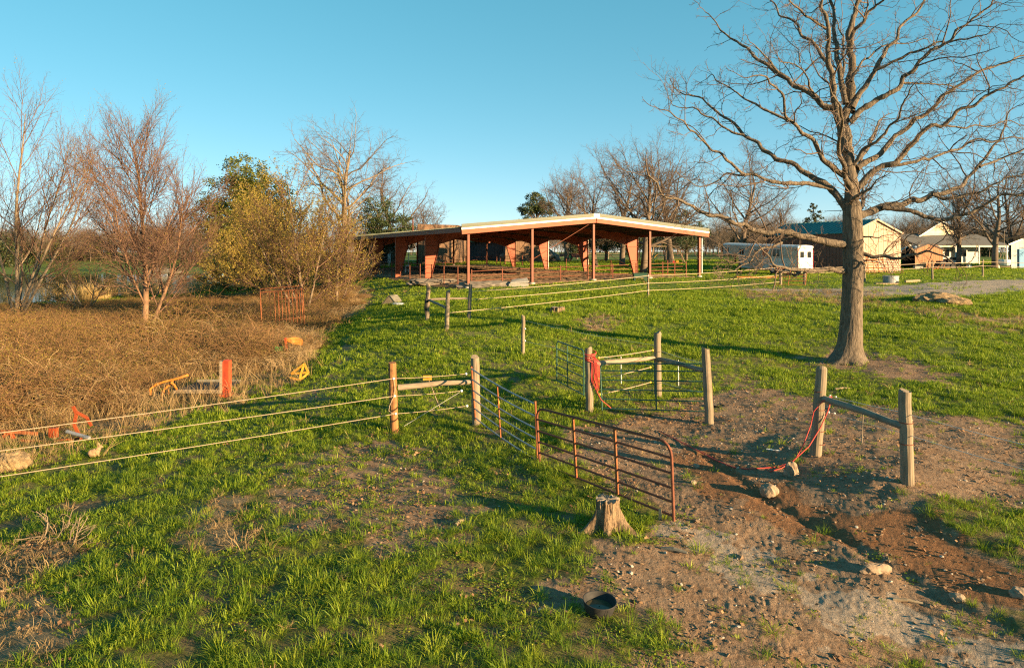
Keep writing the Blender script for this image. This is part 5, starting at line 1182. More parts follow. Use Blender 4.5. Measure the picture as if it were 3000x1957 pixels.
# rope fence left of the gates
P1 = G(1156, 1262); P2 = G(1396, 1246)
o = thing('rope_fence', P1, 'three-strand rope fence with brown post running to the left edge', 'fence')
hpost(o, P1, at(1149, 1064, P1.y), .105, M_POSTB); hpost(o, P2, at(1391, 1048, P2.y), .115, M_POST)
PL = V((-15.6, 13.7, gz(-15.6, 13.7))); hpost(o, PL, PL+V((0, 0, 1.6)), .1, M_POSTB)
ropesL = [((1153, 1109), (0, 1262), (1366, 1095)), ((1156, 1160), (0, 1315), (1352, 1145)), ((1159, 1212), (0, 1390), (1368, 1189))]
for (pa, pl, pb) in ropesL:
    a = at(*pa, P1.y-.1); l = at(*pl, 15.0); e = l+(l-a)*.5; b = at(*pb, P2.y-.12)
    rope(o, a, e, .009, M_ROPE, .05); rope(o, a, b, .008, M_ROPE, .02); knob(o, a, .03, M_INSUL); knob(o, b, .035, M_INSUL)
rail(o, at(1166, 1136, P1.y), at(1383, 1119, P2.y), .075, .06, M_RAIL, 'brace_rail')
rope(o, at(1350, 1147, P2.y-.1), at(1184, 1248, P1.y+.1), .006, M_WIRE, 0, 'brace_wire')
a = at(1252, 1107, P1.y+.35); t = MB(); t.box(a, (.23, .01, .13)); t.build('sign_plate', M_YELLOW, o)
t = MB(); t.tube([at(1257, 1116, P1.y+.3), at(1288, 1194, P1.y+.35)], .012, 6); t.build('twist_stick', M_RAIL, o)
t = MB(); t.tube([at(1153, 1112, P1.y-.12), at(1158, 1140, P1.y-.13), at(1152, 1165, P1.y-.12), at(1141, 1190, P1.y-.14), at(1139, 1203, P1.y-.14), at(1148, 1210, P1.y-.13), at(1159, 1212, P1.y-.12)], .008, 6); t.build('jumper_cord', M_ROPE, o)

# timber corner behind the green gates
Q1, Q2, Q3 = G(1727, 1206), G(1927, 1164), G(2080, 1238)
o = thing('corner_fence', Q1, 'timber corner brace of three posts behind the green gates', 'fence')
for q, tp, r in ((Q1, (1724, 1021), .105), (Q2, (1926, 976), .11), (Q3, (2067, 1022), .11)): hpost(o, q, at(*tp, q.y), r, M_POST)
rail(o, at(1736, 1068, Q1.y), at(1920, 1049, Q2.y), .075, .06, M_RAIL); rail(o, at(1930, 1053, Q2.y), at(2062, 1086, Q3.y), .075, .06, M_RAILD)
for (a, b) in (((1754, 1048), (1912, 1026)), ((1752, 1110), (1905, 1076)), ((1757, 1155), (1905, 1120))):
    A, B = at(*a, Q1.y), at(*b, Q2.y-.05); rope(o, A, B, .010, M_ROPE, .02); knob(o, A, .033, M_INSULY); knob(o, B, .033, M_INSULY)
for (a, b) in (((1935, 1028), (2052, 1062)), ((1936, 1120), (2056, 1150))): rope(o, at(*a, Q2.y), at(*b, Q3.y), .006, M_WIRE, .02, 'wire')
for (px, y0, y1, d) in ((1819, 1044, 1124, 19.8), (1987, 1055, 1130, 19.2)):
    t = MB(); t.tube([at(px, y0, d), at(px+1, y1, d)], .012, 6); t.build('dropper', M_INSUL, o)
for py in (1000, 1060): rope(o, at(1920, py+12, Q2.y), at(1540, py-60, 25.5), .005, M_WIRE, .05, 'wire')

# posts at the right with dark brace rail
S1, S2 = G(2388, 1340), G(2659, 1431)
o = thing('corner_fence', S2, 'pair of tall grey timber posts with a slanting rail in the mud', 'fence')
hpost(o, S1, at(2407, 1080, S1.y), .115, M_POST); hpost(o, S2, at(2652, 1146, S2.y), .107, M_POST)
rail(o, at(2404, 1166, S1.y), at(2646, 1249, S2.y), .07, .062, M_RAILD, 'brace_rail')
for pts in (((2432, 1160, S1.y), (2640, 1207, S2.y+.05), (3100, 1326, 10.3)), ((2428, 1208, S1.y), (2640, 1267, S2.y+.05), (3100, 1402, 10.3))):
    P = [at(*q) for q in pts]; rope(o, P[0], P[1], .006, M_WIRE, .01, 'wire'); rope(o, P[1], P[2], .006, M_WIRE, .02, 'wire'); knob(o, P[0], .025, M_INSUL); knob(o, P[0]+V((.12, 0, -.02)), .02, M_INSUL)
t = MB(); t.tube([at(2529, 1197, 13.2), at(2525, 1298, 13.2)], .009, 6); t.build('dropper', M_RAIL, o)
for q, ys in ((S1, (1147, 1200, 1262, 1300)), (S2, (1238, 1300))):
    for y in ys:
        t = MB(); c = at((2399 if q is S1 else 2655), y, q.y); t.lathe(c, [(.121, 0), (.124, .008), (.121, .016)], 14); t.build('wire_wrap', M_RUSTP, o)

# H-brace in the middle pasture and its ropes
T1, T2, T3 = G(1251, 941), G(1308, 966), G(1373, 934)
o = thing('corner_fence', T2, 'three weathered posts braced together in the middle pasture', 'fence')
hpost(o, T1, at(1255, 834, T1.y), .10, M_POST); hpost(o, T2, at(1313, 853, T2.y), .10, M_POST); hpost(o, T3, at(1379, 834, T3.y), .09, M_POST)
rail(o, at(1257, 878, T1.y), at(1374, 875, T3.y), .06, .055, M_RAIL); rail(o, at(1257, 880, T1.y), at(1305, 902, T2.y), .06, .055, M_RAILD)
t = MB(); t.tube([at(1254, 857, T1.y-.12), at(1249, 880, T1.y-.14), at(1246, 905, T1.y-.13), at(1247, 925, T1.y-.1)], [.05, .08, .06, .02], 8); t.build('black_strap', M_BLACK, o)
U = G(1899, 870); X0 = D(2287, 50)
o = thing('rope_fence', U, 'three-strand rope fence crossing the grass in front of the pavilion', 'fence')
hpost(o, U, at(1899, 803, U.y), .06, M_POST)
for (l, u, r) in (((1379, 855), (1899, 808), (2285, 783)), ((1379, 878), (1899, 830), (2285, 806)), ((1312, 917), (1899, 851), (2285, 826))):
    A = at(*l, T3.y if l[0] > 1320 else T2.y); B = at(*u, U.y-.06); C = at(*r, X0.y); rope(o, A, B, .016, M_ROPE, .06); rope(o, B, C, .016, M_ROPE, .08); knob(o, B, .03, M_INSUL)
W_ = G(1532, 1041); o = thing('fence_post', W_, 'lone slim post standing in the grass between the braces', 'post'); hpost(o, W_, at(1533, 926, W_.y), .07, M_POST)
for z in (.55, 1.0): knob(o, W_+V((.08, -.05, z)), .03, M_INSUL)

# yard fence at the right
o = thing('rope_fence', D(2731, 53), 'two-strand rope fence on wooden posts in front of the house', 'fence')
X = [D(2533, 52), D(2731, 53), D(2879, 57), D(3120, 57)]
for q in X: hpost(o, q, q+V((0, 0, 1.45)), .075, M_POST, n=10)
for h in (.95, 1.3):
    for i in range(3): rope(o, X[i]+V((0, -.08, h)), X[i+1]+V((0, -.08, h)), .02, M_ROPE, .06)
    rope(o, X0+V((0, 0, h)), X[0]+V((0, -.08, h)), .018, M_ROPE, .1)

# tube gates
def bow(a, b, t, amt): return a.lerp(b, t)+V((0, 0, -amt*4*t*(1-t)))
def tube_gate(name, label, BL, TL, BR, TR, rails, ups, r, m, m_up=None, rounded=True, bend=0.0, upr=None, rnd=.22, legs=0.0):
    """corners are world points; rails are fractions of the height, uprights fractions of the length"""
    BL, TL, BR, TR = map(V, (BL, TL, BR, TR)); o = thing(name, BL, label, 'gate')
    top = []; n = 16; L = (TR-TL).length; f = rnd/L; H = (TL-BL).length
    if rounded:
        for k in range(5): a = math.pi/2*k/4; top.append(TL+(TR-TL)*f*(1-math.cos(a))-(TL-BL)/H*rnd*(1-math.sin(a)))
        for i in range(1, n): top.append(bow(TL, TR, f+(1-2*f)*i/n, bend))
        for k in range(5): a = math.pi/2*(1-k/4); top.append(TR-(TR-TL)*f*(1-math.cos(a))-(TR-BR)/H*rnd*(1-math.sin(a)))
        pts = [BL-V((0, 0, legs))]+top+[BR-V((0, 0, legs))]
        t = MB(); t.tube(pts, r*1.1, 8); t.build('frame', m, o)
    else:
        for a, b in ((BL, TL), (BR, TR)): t = MB(); t.tube([a-V((0, 0, legs)), b+V((0, 0, .06))], r*1.15, 8); t.build('end_upright', m_up or m, o)
        t = MB(); t.tube([bow(TL, TR, i/n, bend) for i in range(n+1)], r, 8); t.build('rail', m, o)
    for h in rails:
        a, b = BL.lerp(TL, h), BR.lerp(TR, h); t = MB(); t.tube([bow(a, b, i/10, bend) for i in range(11)], r*.9, 7); t.build('rail', m, o)
    for u in ups:
        t = MB(); a, b = bow(BL, BR, u, bend), bow(TL, TR, u, bend); yv = (BR-BL).normalized().cross(V((0, 0, 1)))
        t.beam(a+yv*r, b+yv*r, (upr or r*1.6), r*1.2, up=yv); t.build('upright', m_up or m, o)
    return o
dA, dB, dC = P2.y-.2, 15.0, 11.55
tube_gate('tube_gate', 'sagging grey tube gate hung on the weathered post', at(1393, 1224, dA), at(1381, 1080, dA), at(1575, 1348, dB), at(1568, 1183, dB), (0, .19, .38, .56, .78), (.46,), .020, M_GALV, M_RUST, rounded=False, bend=.05, upr=.035, legs=.06)
tube_gate('tube_gate', 'rusty tube gate with rounded top corners in the foreground', at(1582, 1356, dB-.25), at(1571, 1194, dB-.25), at(1974, 1512, dC), at(1966, 1296, dC), (.0, .19, .38, .58, .79), (.33, .645), .024, M_RUSTP, M_RUST, bend=.0, upr=.055, rnd=.24, legs=.08)
t = MB(); q = at(1934, 1492, 11.7); t.box(q+V((0, 0, -.1)), (.05, .02, .22)); tag(t.build('wooden_stake', M_WOODP, None, origin=q), 'short wooden stake under the end of the rusty gate', 'stake')
tube_gate('tube_gate', 'short dark green tube gate swung open beside the red coil', at(1631, 1115, 20.8), at(1631, 999, 20.8), at(1710, 1157, 18.4), at(1710, 1026, 18.4), (0, .2, .4, .6, .8), (.45,), .018, M_GREENP, upr=.03, rnd=.14)
tube_gate('tube_gate', 'long dark green tube gate closed across the muddy gateway', at(1764, 1196, 18.9), at(1758, 1065, 18.9), at(2081, 1206, 17.75), at(2076, 1066, 17.75), (0, .21, .42, .63, .84), (.52,), .019, M_GREENP, upr=.035, rnd=.16, legs=.05)
# rusty panel near the trailer and panels leaning on the shed
tube_gate('livestock_hurdle', 'rusty pipe panel leaning on posts below the horse trailer', at(2268, 836, 50), at(2278, 786, 50.6), at(2359, 836, 49.5), at(2364, 797, 50), (.05, .3, .52, .75), (.45,), .025, M_RUST, rounded=False, upr=.04)
o = thing('fence_post', X0, 'pair of old posts behind the rusty panel by the trailer', 'post'); hpost(o, X0, X0+V((0, 0, 1.2)), .11, M_POST, n=8); q = D(2357, 50.5); hpost(o, q, q+V((0, 0, 1.2)), .11, M_POST, n=8)
for i, (a, b, m, lab, d) in enumerate([(2531, 2600, M_ORANGE, 'orange slatted panel leaning on the shed gable next to the oak trunk', 66.0), (2545, 2612, M_RUST, 'second rusty panel stacked against the shed gable', 66.6), (2592, 2645, M_GALV, 'grey tube panel leaning on the right side of the shed gable', 66.3), (2600, 2655, M_RUSTP, 'outermost tilted tube panel propped at the shed corner', 65.6)]):
    z = gz((a-CX)/F*d, d); tl = 1.55; sk = .0 if i < 2 else -.45
    A, B = V(((a-CX)/F*d, d, z+.05)), V(((b-CX)/F*d, d+.4, z+.05)); up = V((sk, .55, tl)); up2 = up if i != 3 else V((sk-.1, .55, tl*.9))
    tube_gate('livestock_hurdle', lab, A, A+up, B, B+up2, (.0, .17, .34, .5, .67, .84), (.5,), .035 if i < 2 else .025, m, rounded=False, upr=.05)

# red rope coil on the post, red hose on the ground
t = MB(); c = at(1727, 1045, Q1.y-.02)
for k in range(6):
    g = np.random.default_rng(900+k); tl = g.uniform(-.25, .25); r = .125+.012*k; zc = .045*(k-2.5)
    t.tube([c+V((r*math.cos(a), r*math.sin(a), zc+tl*r*math.cos(a+k)))for a in np.linspace(0, 2*math.pi, 15)], .014, 6)
for k in range(5):
    x0 = 1742+k*3.4; L = 1115+(k*37) % 30; q = Q1.y-.13
    t.tube([at(1736+k, 1045, q), at(x0, 1060, q-.02), at(x0+1, 1090, q-.02), at(x0-2, L, q-.01), at(x0-8, L+6, q), at(x0-9, L-10, q+.01), at(x0-8, 1062, q)], .012, 6)
t.tube([at(1744, 1120, Q1.y-.13), at(1750, 1150, Q1.y-.14), at(1762, 1172, Q1.y-.2), at(1790, 1195, Q1.y-.3)], .012, 6)
tag(t.build('rope_coil', M_REDROPE, None, origin=c, smooth=True), 'coil of red rope looped over the gate post', 'rope')
def ground_line(lst, lift): return [V((p[0], p[1], gz(*p)+lift)) for p in lst]
gA = ground_line([gp(1930, 1262), gp(1990, 1290), gp(2045, 1318), gp(2105, 1345), gp(2150, 1368), gp(2185, 1377), gp(2235, 1374), gp(2280, 1368)], .02)
t = MB(); t.tube(gA+[at(2320, 1353, 13.9), at(2370, 1307, 14.0), at(2405, 1250, 14.1), at(2425, 1205, 14.15), at(2437, 1163, S1.y-.15)], .012, 6)
gB = ground_line([gp(2255, 1385), gp(2290, 1372)], .02)
t.tube(gB+[at(2330, 1345, 13.95), at(2355, 1300, 14.1), at(2375, 1245, 14.12), at(2384, 1205, 14.1), at(2410, 1175, 14.05), at(2436, 1160, S1.y-.15)], .011, 6)
tag(t.build('garden_hose', M_REDROPE, None, origin=gA[3], smooth=True), 'faded red hose trailing from the muddy post across the ruts', 'hose')

# ------------------------------------------------------------------ stumps, stones, pan
def stump(name, base, label, r, h, roots, seed):
    g = np.random.default_rng(seed); o = thing(name, base, label, 'stump'); ns, nz = 96, 26
    A = np.arange(ns)*2*math.pi/ns; Z = np.linspace(0, 1, nz)
    prof = np.zeros((nz, ns))
    for j, z in enumerate(Z):
        k = np.exp(-z*3.6); rr = r*(1+.10*k)
        ext = np.zeros(ns)
        for (az, L, wd) in roots: dlt = np.angle(np.exp(1j*(A-az))); ext = np.maximum(ext, L*np.exp(-(dlt/wd)**2)*(1-z)**2.2)
        fl = fbm(A*5, A*0+z*1.1, 1.0, 3, .6, seed=seed)*.18-.22*np.clip(.35-np.abs(fbm(A*7, A*0+z*.9, 1.0, 2, .5, seed=seed+3))*2, 0, 1)+.06*np.sin(A*9+seed+z)
        prof[j] = rr*(1+fl*1.1)+ext
    top = h*(1+.16*fbm(np.cos(A)*2, np.sin(A)*2, 1.2, 3, seed=seed+2))
    X = prof*np.cos(A)[None]; Y = prof*np.sin(A)[None]; ZZ = Z[:, None]*top[None]-.06
    v = np.stack([X, Y, ZZ], -1).reshape(-1, 3); i = np.arange(nz*ns).reshape(nz, ns); a = i[:-1]; b = i[1:]
    q = np.stack([a, np.roll(a, -1, 1), np.roll(b, -1, 1), b], -1).reshape(-1, 4)
    link_mesh('bole', np_mesh(name+'_bole', v, [q], [M_STUMP], None, False), o)
    rr = np.linspace(1, .0, 7); tv = [np.stack([X[-1]*k, Y[-1]*k, ZZ[-1]*k+(1-k)*ZZ[-1].mean()+.03*fbm(X[-1]*k, Y[-1]*k, 9, 3, seed=8)*(k < .99)], -1) for k in rr]
    tv = np.concatenate(tv); i = np.arange(7*ns).reshape(7, ns); a = i[:-1]; b = i[1:]; q = np.stack([a, np.roll(a, -1, 1), np.roll(b, -1, 1), b], -1).reshape(-1, 4)
    link_mesh('cut_top', np_mesh(name+'_top', tv, [q], [M_STUMPTOP]), o)
    return o
stump('tree_stump', G(1779, 1552), 'rotting grey-brown stump with splayed roots beside the rusty gate', .19, .56, [(math.radians(200), .46, .26), (math.radians(262), .2, .3), (math.radians(330), .48, .24), (math.radians(60), .25, .4)], 5)
stump('tree_stump', G(1633, 916), 'low flat-topped stump in the middle of the green pasture', .33, .34, [(math.radians(200), .16, .4), (math.radians(320), .18, .4), (math.radians(260), .1, .3)], 9)
def rock(name, base, sx, sy, sz, label, seed, m=None, cat='stone', rz=0.0, sub=3):
    import bmesh
    g = np.random.default_rng(seed); bm = bmesh.new(); bmesh.ops.create_icosphere(bm, subdivisions=sub, radius=1)
    co = np.array([v.co for v in bm.verts]); n1 = 0.7*fbm(co[:, 0]*1.5+seed+co[:, 2]*.6, co[:, 1]*1.5-co[:, 2]*.7, 1.0, 4, .55, seed=seed)+.3*fbm(co[:, 2]*2+seed, co[:, 0]*2, 1.0, 3, .5, seed=seed+4)
    for v_, k in zip(bm.verts, n1): v_.co *= 1+.5*k; v_.co.x *= sx; v_.co.y *= sy; v_.co.z = max(v_.co.z, -.5)*sz
    me = bpy.data.meshes.new(name); bm.to_mesh(me); bm.free(); me.materials.append(m or M_STONE)
    o = link_mesh(name, me, None, base+V((0, 0, sz*.35))); o.rotation_euler.z = rz; return tag(o, label, cat)
rock('stone', G(2318, 1392), .12, .11, .19, 'upright tan stone under the trailing red hose', 3)
rock('stone', G(2252, 1452), .17, .15, .15, 'rough pale stone in the rut below the hose', 4)
rock('stone', G(2565, 1680), .22, .07, .09, 'long flat tan stone lying in the dirt track', 5, rz=.1)
rock('stone', G(2805, 1762), .10, .08, .06, 'small pale stone at the edge of the gully', 6)
rock('stone', G(2985, 1752), .11, .10, .08, 'pale stone near the right edge beside the red track', 7)
rock('stone', G(2040, 1366), .07, .06, .06, 'little grey stone left of the hose in the churned soil', 8)
rock('stone', G(2030, 1420), .06, .06, .05, 'small light stone in the churned soil below the gates', 9)
rock('hay_heap', G(2745, 884), 1.15, .75, .34, 'lumpy brown heap of old hay by the gravel drive', 12, M_HAY, 'hay', .1, 4)
rock('hay_heap', G(2795, 892), .75, .45, .24, 'smaller right-hand end of the old hay heap', 13, M_HAY, 'hay', -.2, 4)
rock('screenings_pile', D(1550, 121), 5.2, 3.5, 1.9, 'grey-brown pile of arena screenings behind the pavilion', 14, M_SAND, 'pile', 0, 4)
rock('straw_heap', G(35, 1378), .42, .34, .30, 'small cone of flattened straw at the left edge', 15, M_HAY, 'straw', 0, 4)
rock('dirt_heap', D(1420, 50.5), 1.9, .8, .34, 'low bank of loose dirt at the front left arena post', 16, M_SAND, 'dirt', 0, 4)
rock('dirt_heap', D(1270, 55.5), 2.4, .8, .34, 'shaded bank of dirt along the left arena edge', 17, M_SAND, 'dirt', .3, 4)
rock('brush_heap', D(480, 158), 4.5, 2.0, 1.0, 'dark brush heap on the far pond bank', 18, M_RAILD, 'brush', 0, 3)
def pan(base, label, R, h, tiltx, full):
    o = thing('feed_pan', base, label, 'pan'); o.rotation_euler = (tiltx, .05, 0)
    c = V((0, 0, 0)); t = MB(); t.lathe(c, [(R*.80, .0), (R*.9, h*.5), (R, h), (R*1.01, h+.008), (R*.96, h+.008), (R*.93, h*.9), (R*.82, .03), (.01, .03)], 40)
    me = t.build('bowl', M_BLACK, None, smooth=True); me.parent = o
    t = MB(); t.lathe(c, [(R*.88*(.8+.2*full), h*full), (.01, h*full+.001)], 40)
    w = t.build('muddy_water', mat('muddy_water', (.05, .045, .025), (.09, .08, .045), .12, 8), None); w.parent = o
    return o
pan(G(1755, 1795), 'black rubber feed pan with muddy water in the foreground', .215, .15, .06, .45)
pan(G(2106, 1192, .05), 'half-buried black rubber pan beside the right gate post', .17, .09, .0, .5)
t = MB(); q = G(2263, 1322); t.tube([q+V((-.13, 0, .03)), q+V((.13, -.1, .02))], .014, 8); tag(t.build('plastic_pipe', M_INSUL, None, origin=q), 'short white plastic pipe lying in the mud', 'pipe')
def stick(px, py, L, r, az, label, m=M_RAIL, seed=0):
    q = G(px, py); d = V((math.cos(az), math.sin(az), .05)); t = MB(); t.tube([q-d*L/2+V((0, 0, r)), q+V((0, .01, r*1.6)), q+d*L/2+V((0, 0, r))], [r, r*1.1, r*.6], 7); tag(t.build('stick', m, None, origin=q), label, 'stick')
stick(1347, 1545, .22, .03, 1.0, 'short broken stick lying among the tussocks', M_WOODP); stick(2470, 1143, .5, .03, .05, 'pale stick lying on the grass below the big oak', M_WOODP)
stick(10, 1735, .5, .02, .6, 'pale cane lying at the left edge', M_WOODP); stick(2660, 1770, .35, .02, -.4, 'broken twig lying by the gully', M_WOODP); stick(1975, 1620, .4, .03, -.5, 'curved root lying right of the stump', M_RAILD)
# dead branching twigs at the left
def dead_twigs(px, py, seed, label, s=1.0):
    g = np.random.default_rng(seed); out = []; tips = []
    P = [dict(seg=.1, wob=.25, up=.0, n=4, t0=.2, ang=45, ratio=.6, rr=.6, tip=.4, maxn=7, Lref=.7*s), dict(seg=.06, wob=.25, up=0, n=2, t0=.2, ang=45, ratio=.5, rr=.6, tip=.5, rmin=.004, maxn=5, Lref=.3*s), dict(seg=.05, wob=.2, up=0, n=0, t0=0, ang=0, ratio=0, tip=.6, rmin=.003, maxn=3)]
    for k in range(6): a = g.uniform(0, 6.28); grow(g, (g.normal(0, .1)*s, g.normal(0, .1)*s, 0), (math.cos(a), math.sin(a), g.uniform(.3, 1.1)), .6*s, .014*s, 0, P, out, tips)
    o = link_mesh('dead_branch', tubes_mesh('dead_branch', out, [M_BARKP], sides_by_r=((0, 5),)), None, G(px, py)); tag(o, label, 'branch')
dead_twigs(150, 1580, 1, 'bleached dead branch standing among leaves at the left', 1.0); dead_twigs(205, 1590, 2, 'second bleached dead branch just right of the first', .8)
dead_twigs(1745, 962, 3, 'scatter of dead twigs on the straw patch in the pasture', 1.4); dead_twigs(2740, 935, 4, 'dry twiggy weeds below the hay heap', 1.2)
dead_twigs(2110, 818, 5, 'fallen twiggy branch on the grass right of the pavilion', 2.0)

# ------------------------------------------------------------------ old implements at the brush edge
B0 = G(590, 1166); dd = B0.y
o = thing('old_sled', B0, 'old wooden sled bed with upright red-painted board', 'sled')
z = B0.z+.22
pf = [at(512, 1150, dd), at(642, 1154, dd)]; a, b = V((pf[0].x, dd, z)), V((pf[1].x+.05, dd, z)); dep = V((.12, 1.35, .05))
for k in range(5):
    t = MB(); t.prism([a+dep*(k/5)+V((0, 0, 0)), b+dep*(k/5), b+dep*((k+.94)/5), a+dep*((k+.94)/5)], V((0, 0, .035))); t.build('plank', M_BLACK if k else M_DARKW, o)
t = MB(); t.beam(a+V((-.02, -.03, .02)), b+V((0, -.03, .02)), .06, .12); t.build('side_rail', M_RAIL, o)
t = MB(); t.beam(a+dep+V((0, .05, .05)), b+dep+V((0, .05, .05)), .06, .12); t.build('side_rail', M_RAILD, o)
ub = b+V((.06, 0, -.12)); t = MB(); t.prism([ub, ub+V((.22, -.03, 0)), ub+V((.22, -.03, 1.17)), ub+V((.05, 0, 1.20)), ub+V((0, 0, 1.13))], dep*.16); t.build('upright_board', M_REDP, o)
t = MB(); t.box(ub+V((-.05, .12, .60)), (.09, .26, 1.14)); t.build('upright_backing', M_RAIL, o)
t = MB(); t.box(ub+V((.1, .12, .0)), (.36, .42, .10)); t.build('foot_block', M_REDP, o)
for k in range(3): t = MB(); t.tube([a+V((.2+.3*k, .3, -.02)), a+V((.18+.3*k, .22, -.16)), a+V((.24+.3*k, .15, -.26))], .025, 6); t.build('spring_tine', M_RUST, o)
q = at(470, 1160, dd-.2); q.z = gz(q.x, q.y)
o = thing('plough_shank', q, 'curved yellow-orange plough shanks left of the sled', 'implement')
for pts, r, nm in (([(441, 1158), (440, 1139), (457, 1126), (484, 1117), (518, 1109), (552, 1098)], .042, 'arm'), ([(472, 1181), (474, 1160), (480, 1143), (490, 1132), (502, 1124), (505, 1114)], .045, 'shank'), ([(500, 1120), (510, 1127), (518, 1141)], .04, 'shank'), ([(493, 1140), (495, 1170), (500, 1190), (512, 1205)], .022, 'shank')):
    t = MB(); P = [at(x, y, dd-.25+.25*(i/len(pts))) for i, (x, y) in enumerate(pts)]; t.tube(P, r, 8); t.build(nm, M_ORANGE, o, smooth=True)
# rusty implement at the left edge
c0 = G(200, 1296); d1 = c0.y
o = thing('rusty_plough', c0, 'rust-red plough frame half hidden in grass at the left edge', 'implement')
def bar(pts, w, m, nm): 
    for i in range(len(pts)-1): t = MB(); t.beam(at(*pts[i], d1+(.1 if i % 2 else .08)), at(*pts[i+1], d1+.09), w, w*.5, up=(0, 1, 0)); t.build(nm, m, o)
bar([(214, 1190), (224, 1212), (217, 1244), (234, 1279)], .08, M_RUSTRED, 'upright'); bar([(222, 1206), (254, 1223), (268, 1248)], .07, M_RUSTRED, 'strut'); bar([(166, 1290), (242, 1284)], .06, M_RUSTRED, 'crossbar')
bar([(-40, 1262), (60, 1266), (110, 1270)], .09, M_RUST, 'frame_bar'); bar([(10, 1280), (30, 1262), (40, 1285)], .09, M_RUSTRED, 'frame_bar'); bar([(60, 1290), (150, 1296)], .07, M_RUST, 'frame_bar')
t = MB(); t.box(at(157, 1267, d1), (.2, .12, .26)); t.build('hitch_block', M_RUSTRED, o)
t = MB(); t.tube([at(196, 1264, d1-.1), at(262, 1283, d1-.3)], .05, 10); t.build('grey_pipe', M_GALV, o)
# yellow hitch frame
q = G(885, 1118); d1 = q.y; o = thing('hitch_frame', q, 'yellow triangular hitch frame at the edge of the grass', 'implement')
for (a, b) in (((891, 1065), (904, 1092)), ((891, 1065), (878, 1110)), ((904, 1092), (880, 1114)), ((853, 1095), (902, 1091)), ((853, 1095), (889, 1068)), ((850, 1106), (880, 1114))):
    t = MB(); t.beam(at(*a, d1), at(*b, d1-.1), .07, .035, up=(0, 1, 0)); t.build('bar', M_YELLOW, o)
# red and green harrow part
q = G(838, 1052); d1 = q.y; o = thing('disc_harrow', q, 'red-orange disc blade and lever in the straw below the cage', 'implement')
t = MB(); t.beam(at(836, 990, d1), at(842, 1050, d1), .08, .05, up=(0, 1, 0)); t.build('lever', M_REDP, o)
t = MB(); c = at(858, 1006, d1+.1)
t.add([c+V((.42*math.cos(k), .10*math.sin(2*k)+.1, .26*math.sin(k))) for k in np.linspace(-.3, 2.6, 9)]+[c+V((0, .05, -.05))], [(i, i+1, 9) for i in range(8)]); t.build('disc', M_ORANGE, o)
t = MB(); t.beam(at(812, 1038, d1), at(846, 1030, d1), .06, .05, up=(0, 1, 0)); t.build('axle', M_REDP, o)
t = MB(); t.box(at(817, 1022, d1), (.3, .1, .2)); t.build('seat_plate', M_GREENPL, o)
# rusty cage
q = G(830, 988); d1 = q.y; o = thing('rusty_cage', q, 'tall rusty bar cage rack standing in the brush', 'cage')
FL, FR = at(768, 990, d1), at(893, 975, d1); FLt, FRt = at(762, 857, d1), at(887, 848, d1); bk = V((-.55, 1.5, .1))
def br_(a, b, r=.022, nm='bar'): t = MB(); t.tube([a, b], r, 6); t.build(nm, M_RUST, o)
for a, b in ((FL, FLt), (FR, FRt), (FL+bk, FLt+bk), (FR+bk, FRt+bk)): br_(a, b, .03, 'corner_post')
for a, b in ((FLt, FRt), (FLt+bk, FRt+bk), (FLt, FLt+bk), (FRt, FRt+bk)): br_(a, b, .03, 'top_rail')
for k in range(1, 9): t_ = k/9; br_(FLt.lerp(FRt, t_), FLt.lerp(FRt, t_)+bk, .018, 'roof_bar')
for k in range(4, 12): t_ = k/12; br_(FL.lerp(FR, t_), FLt.lerp(FRt, t_), .018)
for k in range(2, 9, 2): t_ = k/9; br_((FL+bk).lerp(FR+bk, t_), (FLt+bk).lerp(FRt+bk, t_), .016)
for f in (.36, .82): br_(FL.lerp(FLt, f).lerp(FR.lerp(FRt, f), .38), FR.lerp(FRt, f), .02, 'cross_bar')

# rabbit
def rabbit():
    import bmesh
    b = G(277, 1342); bm = bmesh.new()
    def el(c, r, rot=0.0):
        m_ = Matrix.Translation(c) @ Matrix.Rotation(rot, 4, 'Y') @ Matrix.Diagonal((*r, 1)); bmesh.ops.create_uvsphere(bm, u_segments=16, v_segments=10, radius=1, matrix=m_)
    el((0, 0, .10), (.13, .085, .10), -.3); el((-.07, 0, .09), (.085, .085, .09)); el((.08, 0, .17), (.06, .055, .075), .5); el((.125, 0, .235), (.055, .042, .045), .3); el((.165, 0, .225), (.028, .028, .025))
    el((.10, -.018, .295), (.014, .010, .055), -.3); el((.10, .018, .295), (.014, .010, .055), -.3); el((-.145, 0, .08), (.03, .03, .03))
    for s in (-1, 1): el((-.03, s*.07, .045), (.075, .03, .045)); el((.02, s*.07, .015), (.06, .022, .016)); el((.09, s*.035, .07), (.022, .02, .07)); el((.105, s*.035, .012), (.035, .02, .012))
    me = bpy.data.meshes.new('rabbit'); bm.to_mesh(me); bm.free(); me.materials.append(M_FUR); o = link_mesh('rabbit', me, None, b+V((0, 0, .02))); o.rotation_euler.z = .25
    rm = o.modifiers.new('one_body', 'REMESH'); rm.mode = 'VOXEL'; rm.voxel_size = .008; rm.use_smooth_shade = True
    tag(o, 'brown rabbit sitting upright in the grass by the rope fence', 'rabbit')
rabbit()

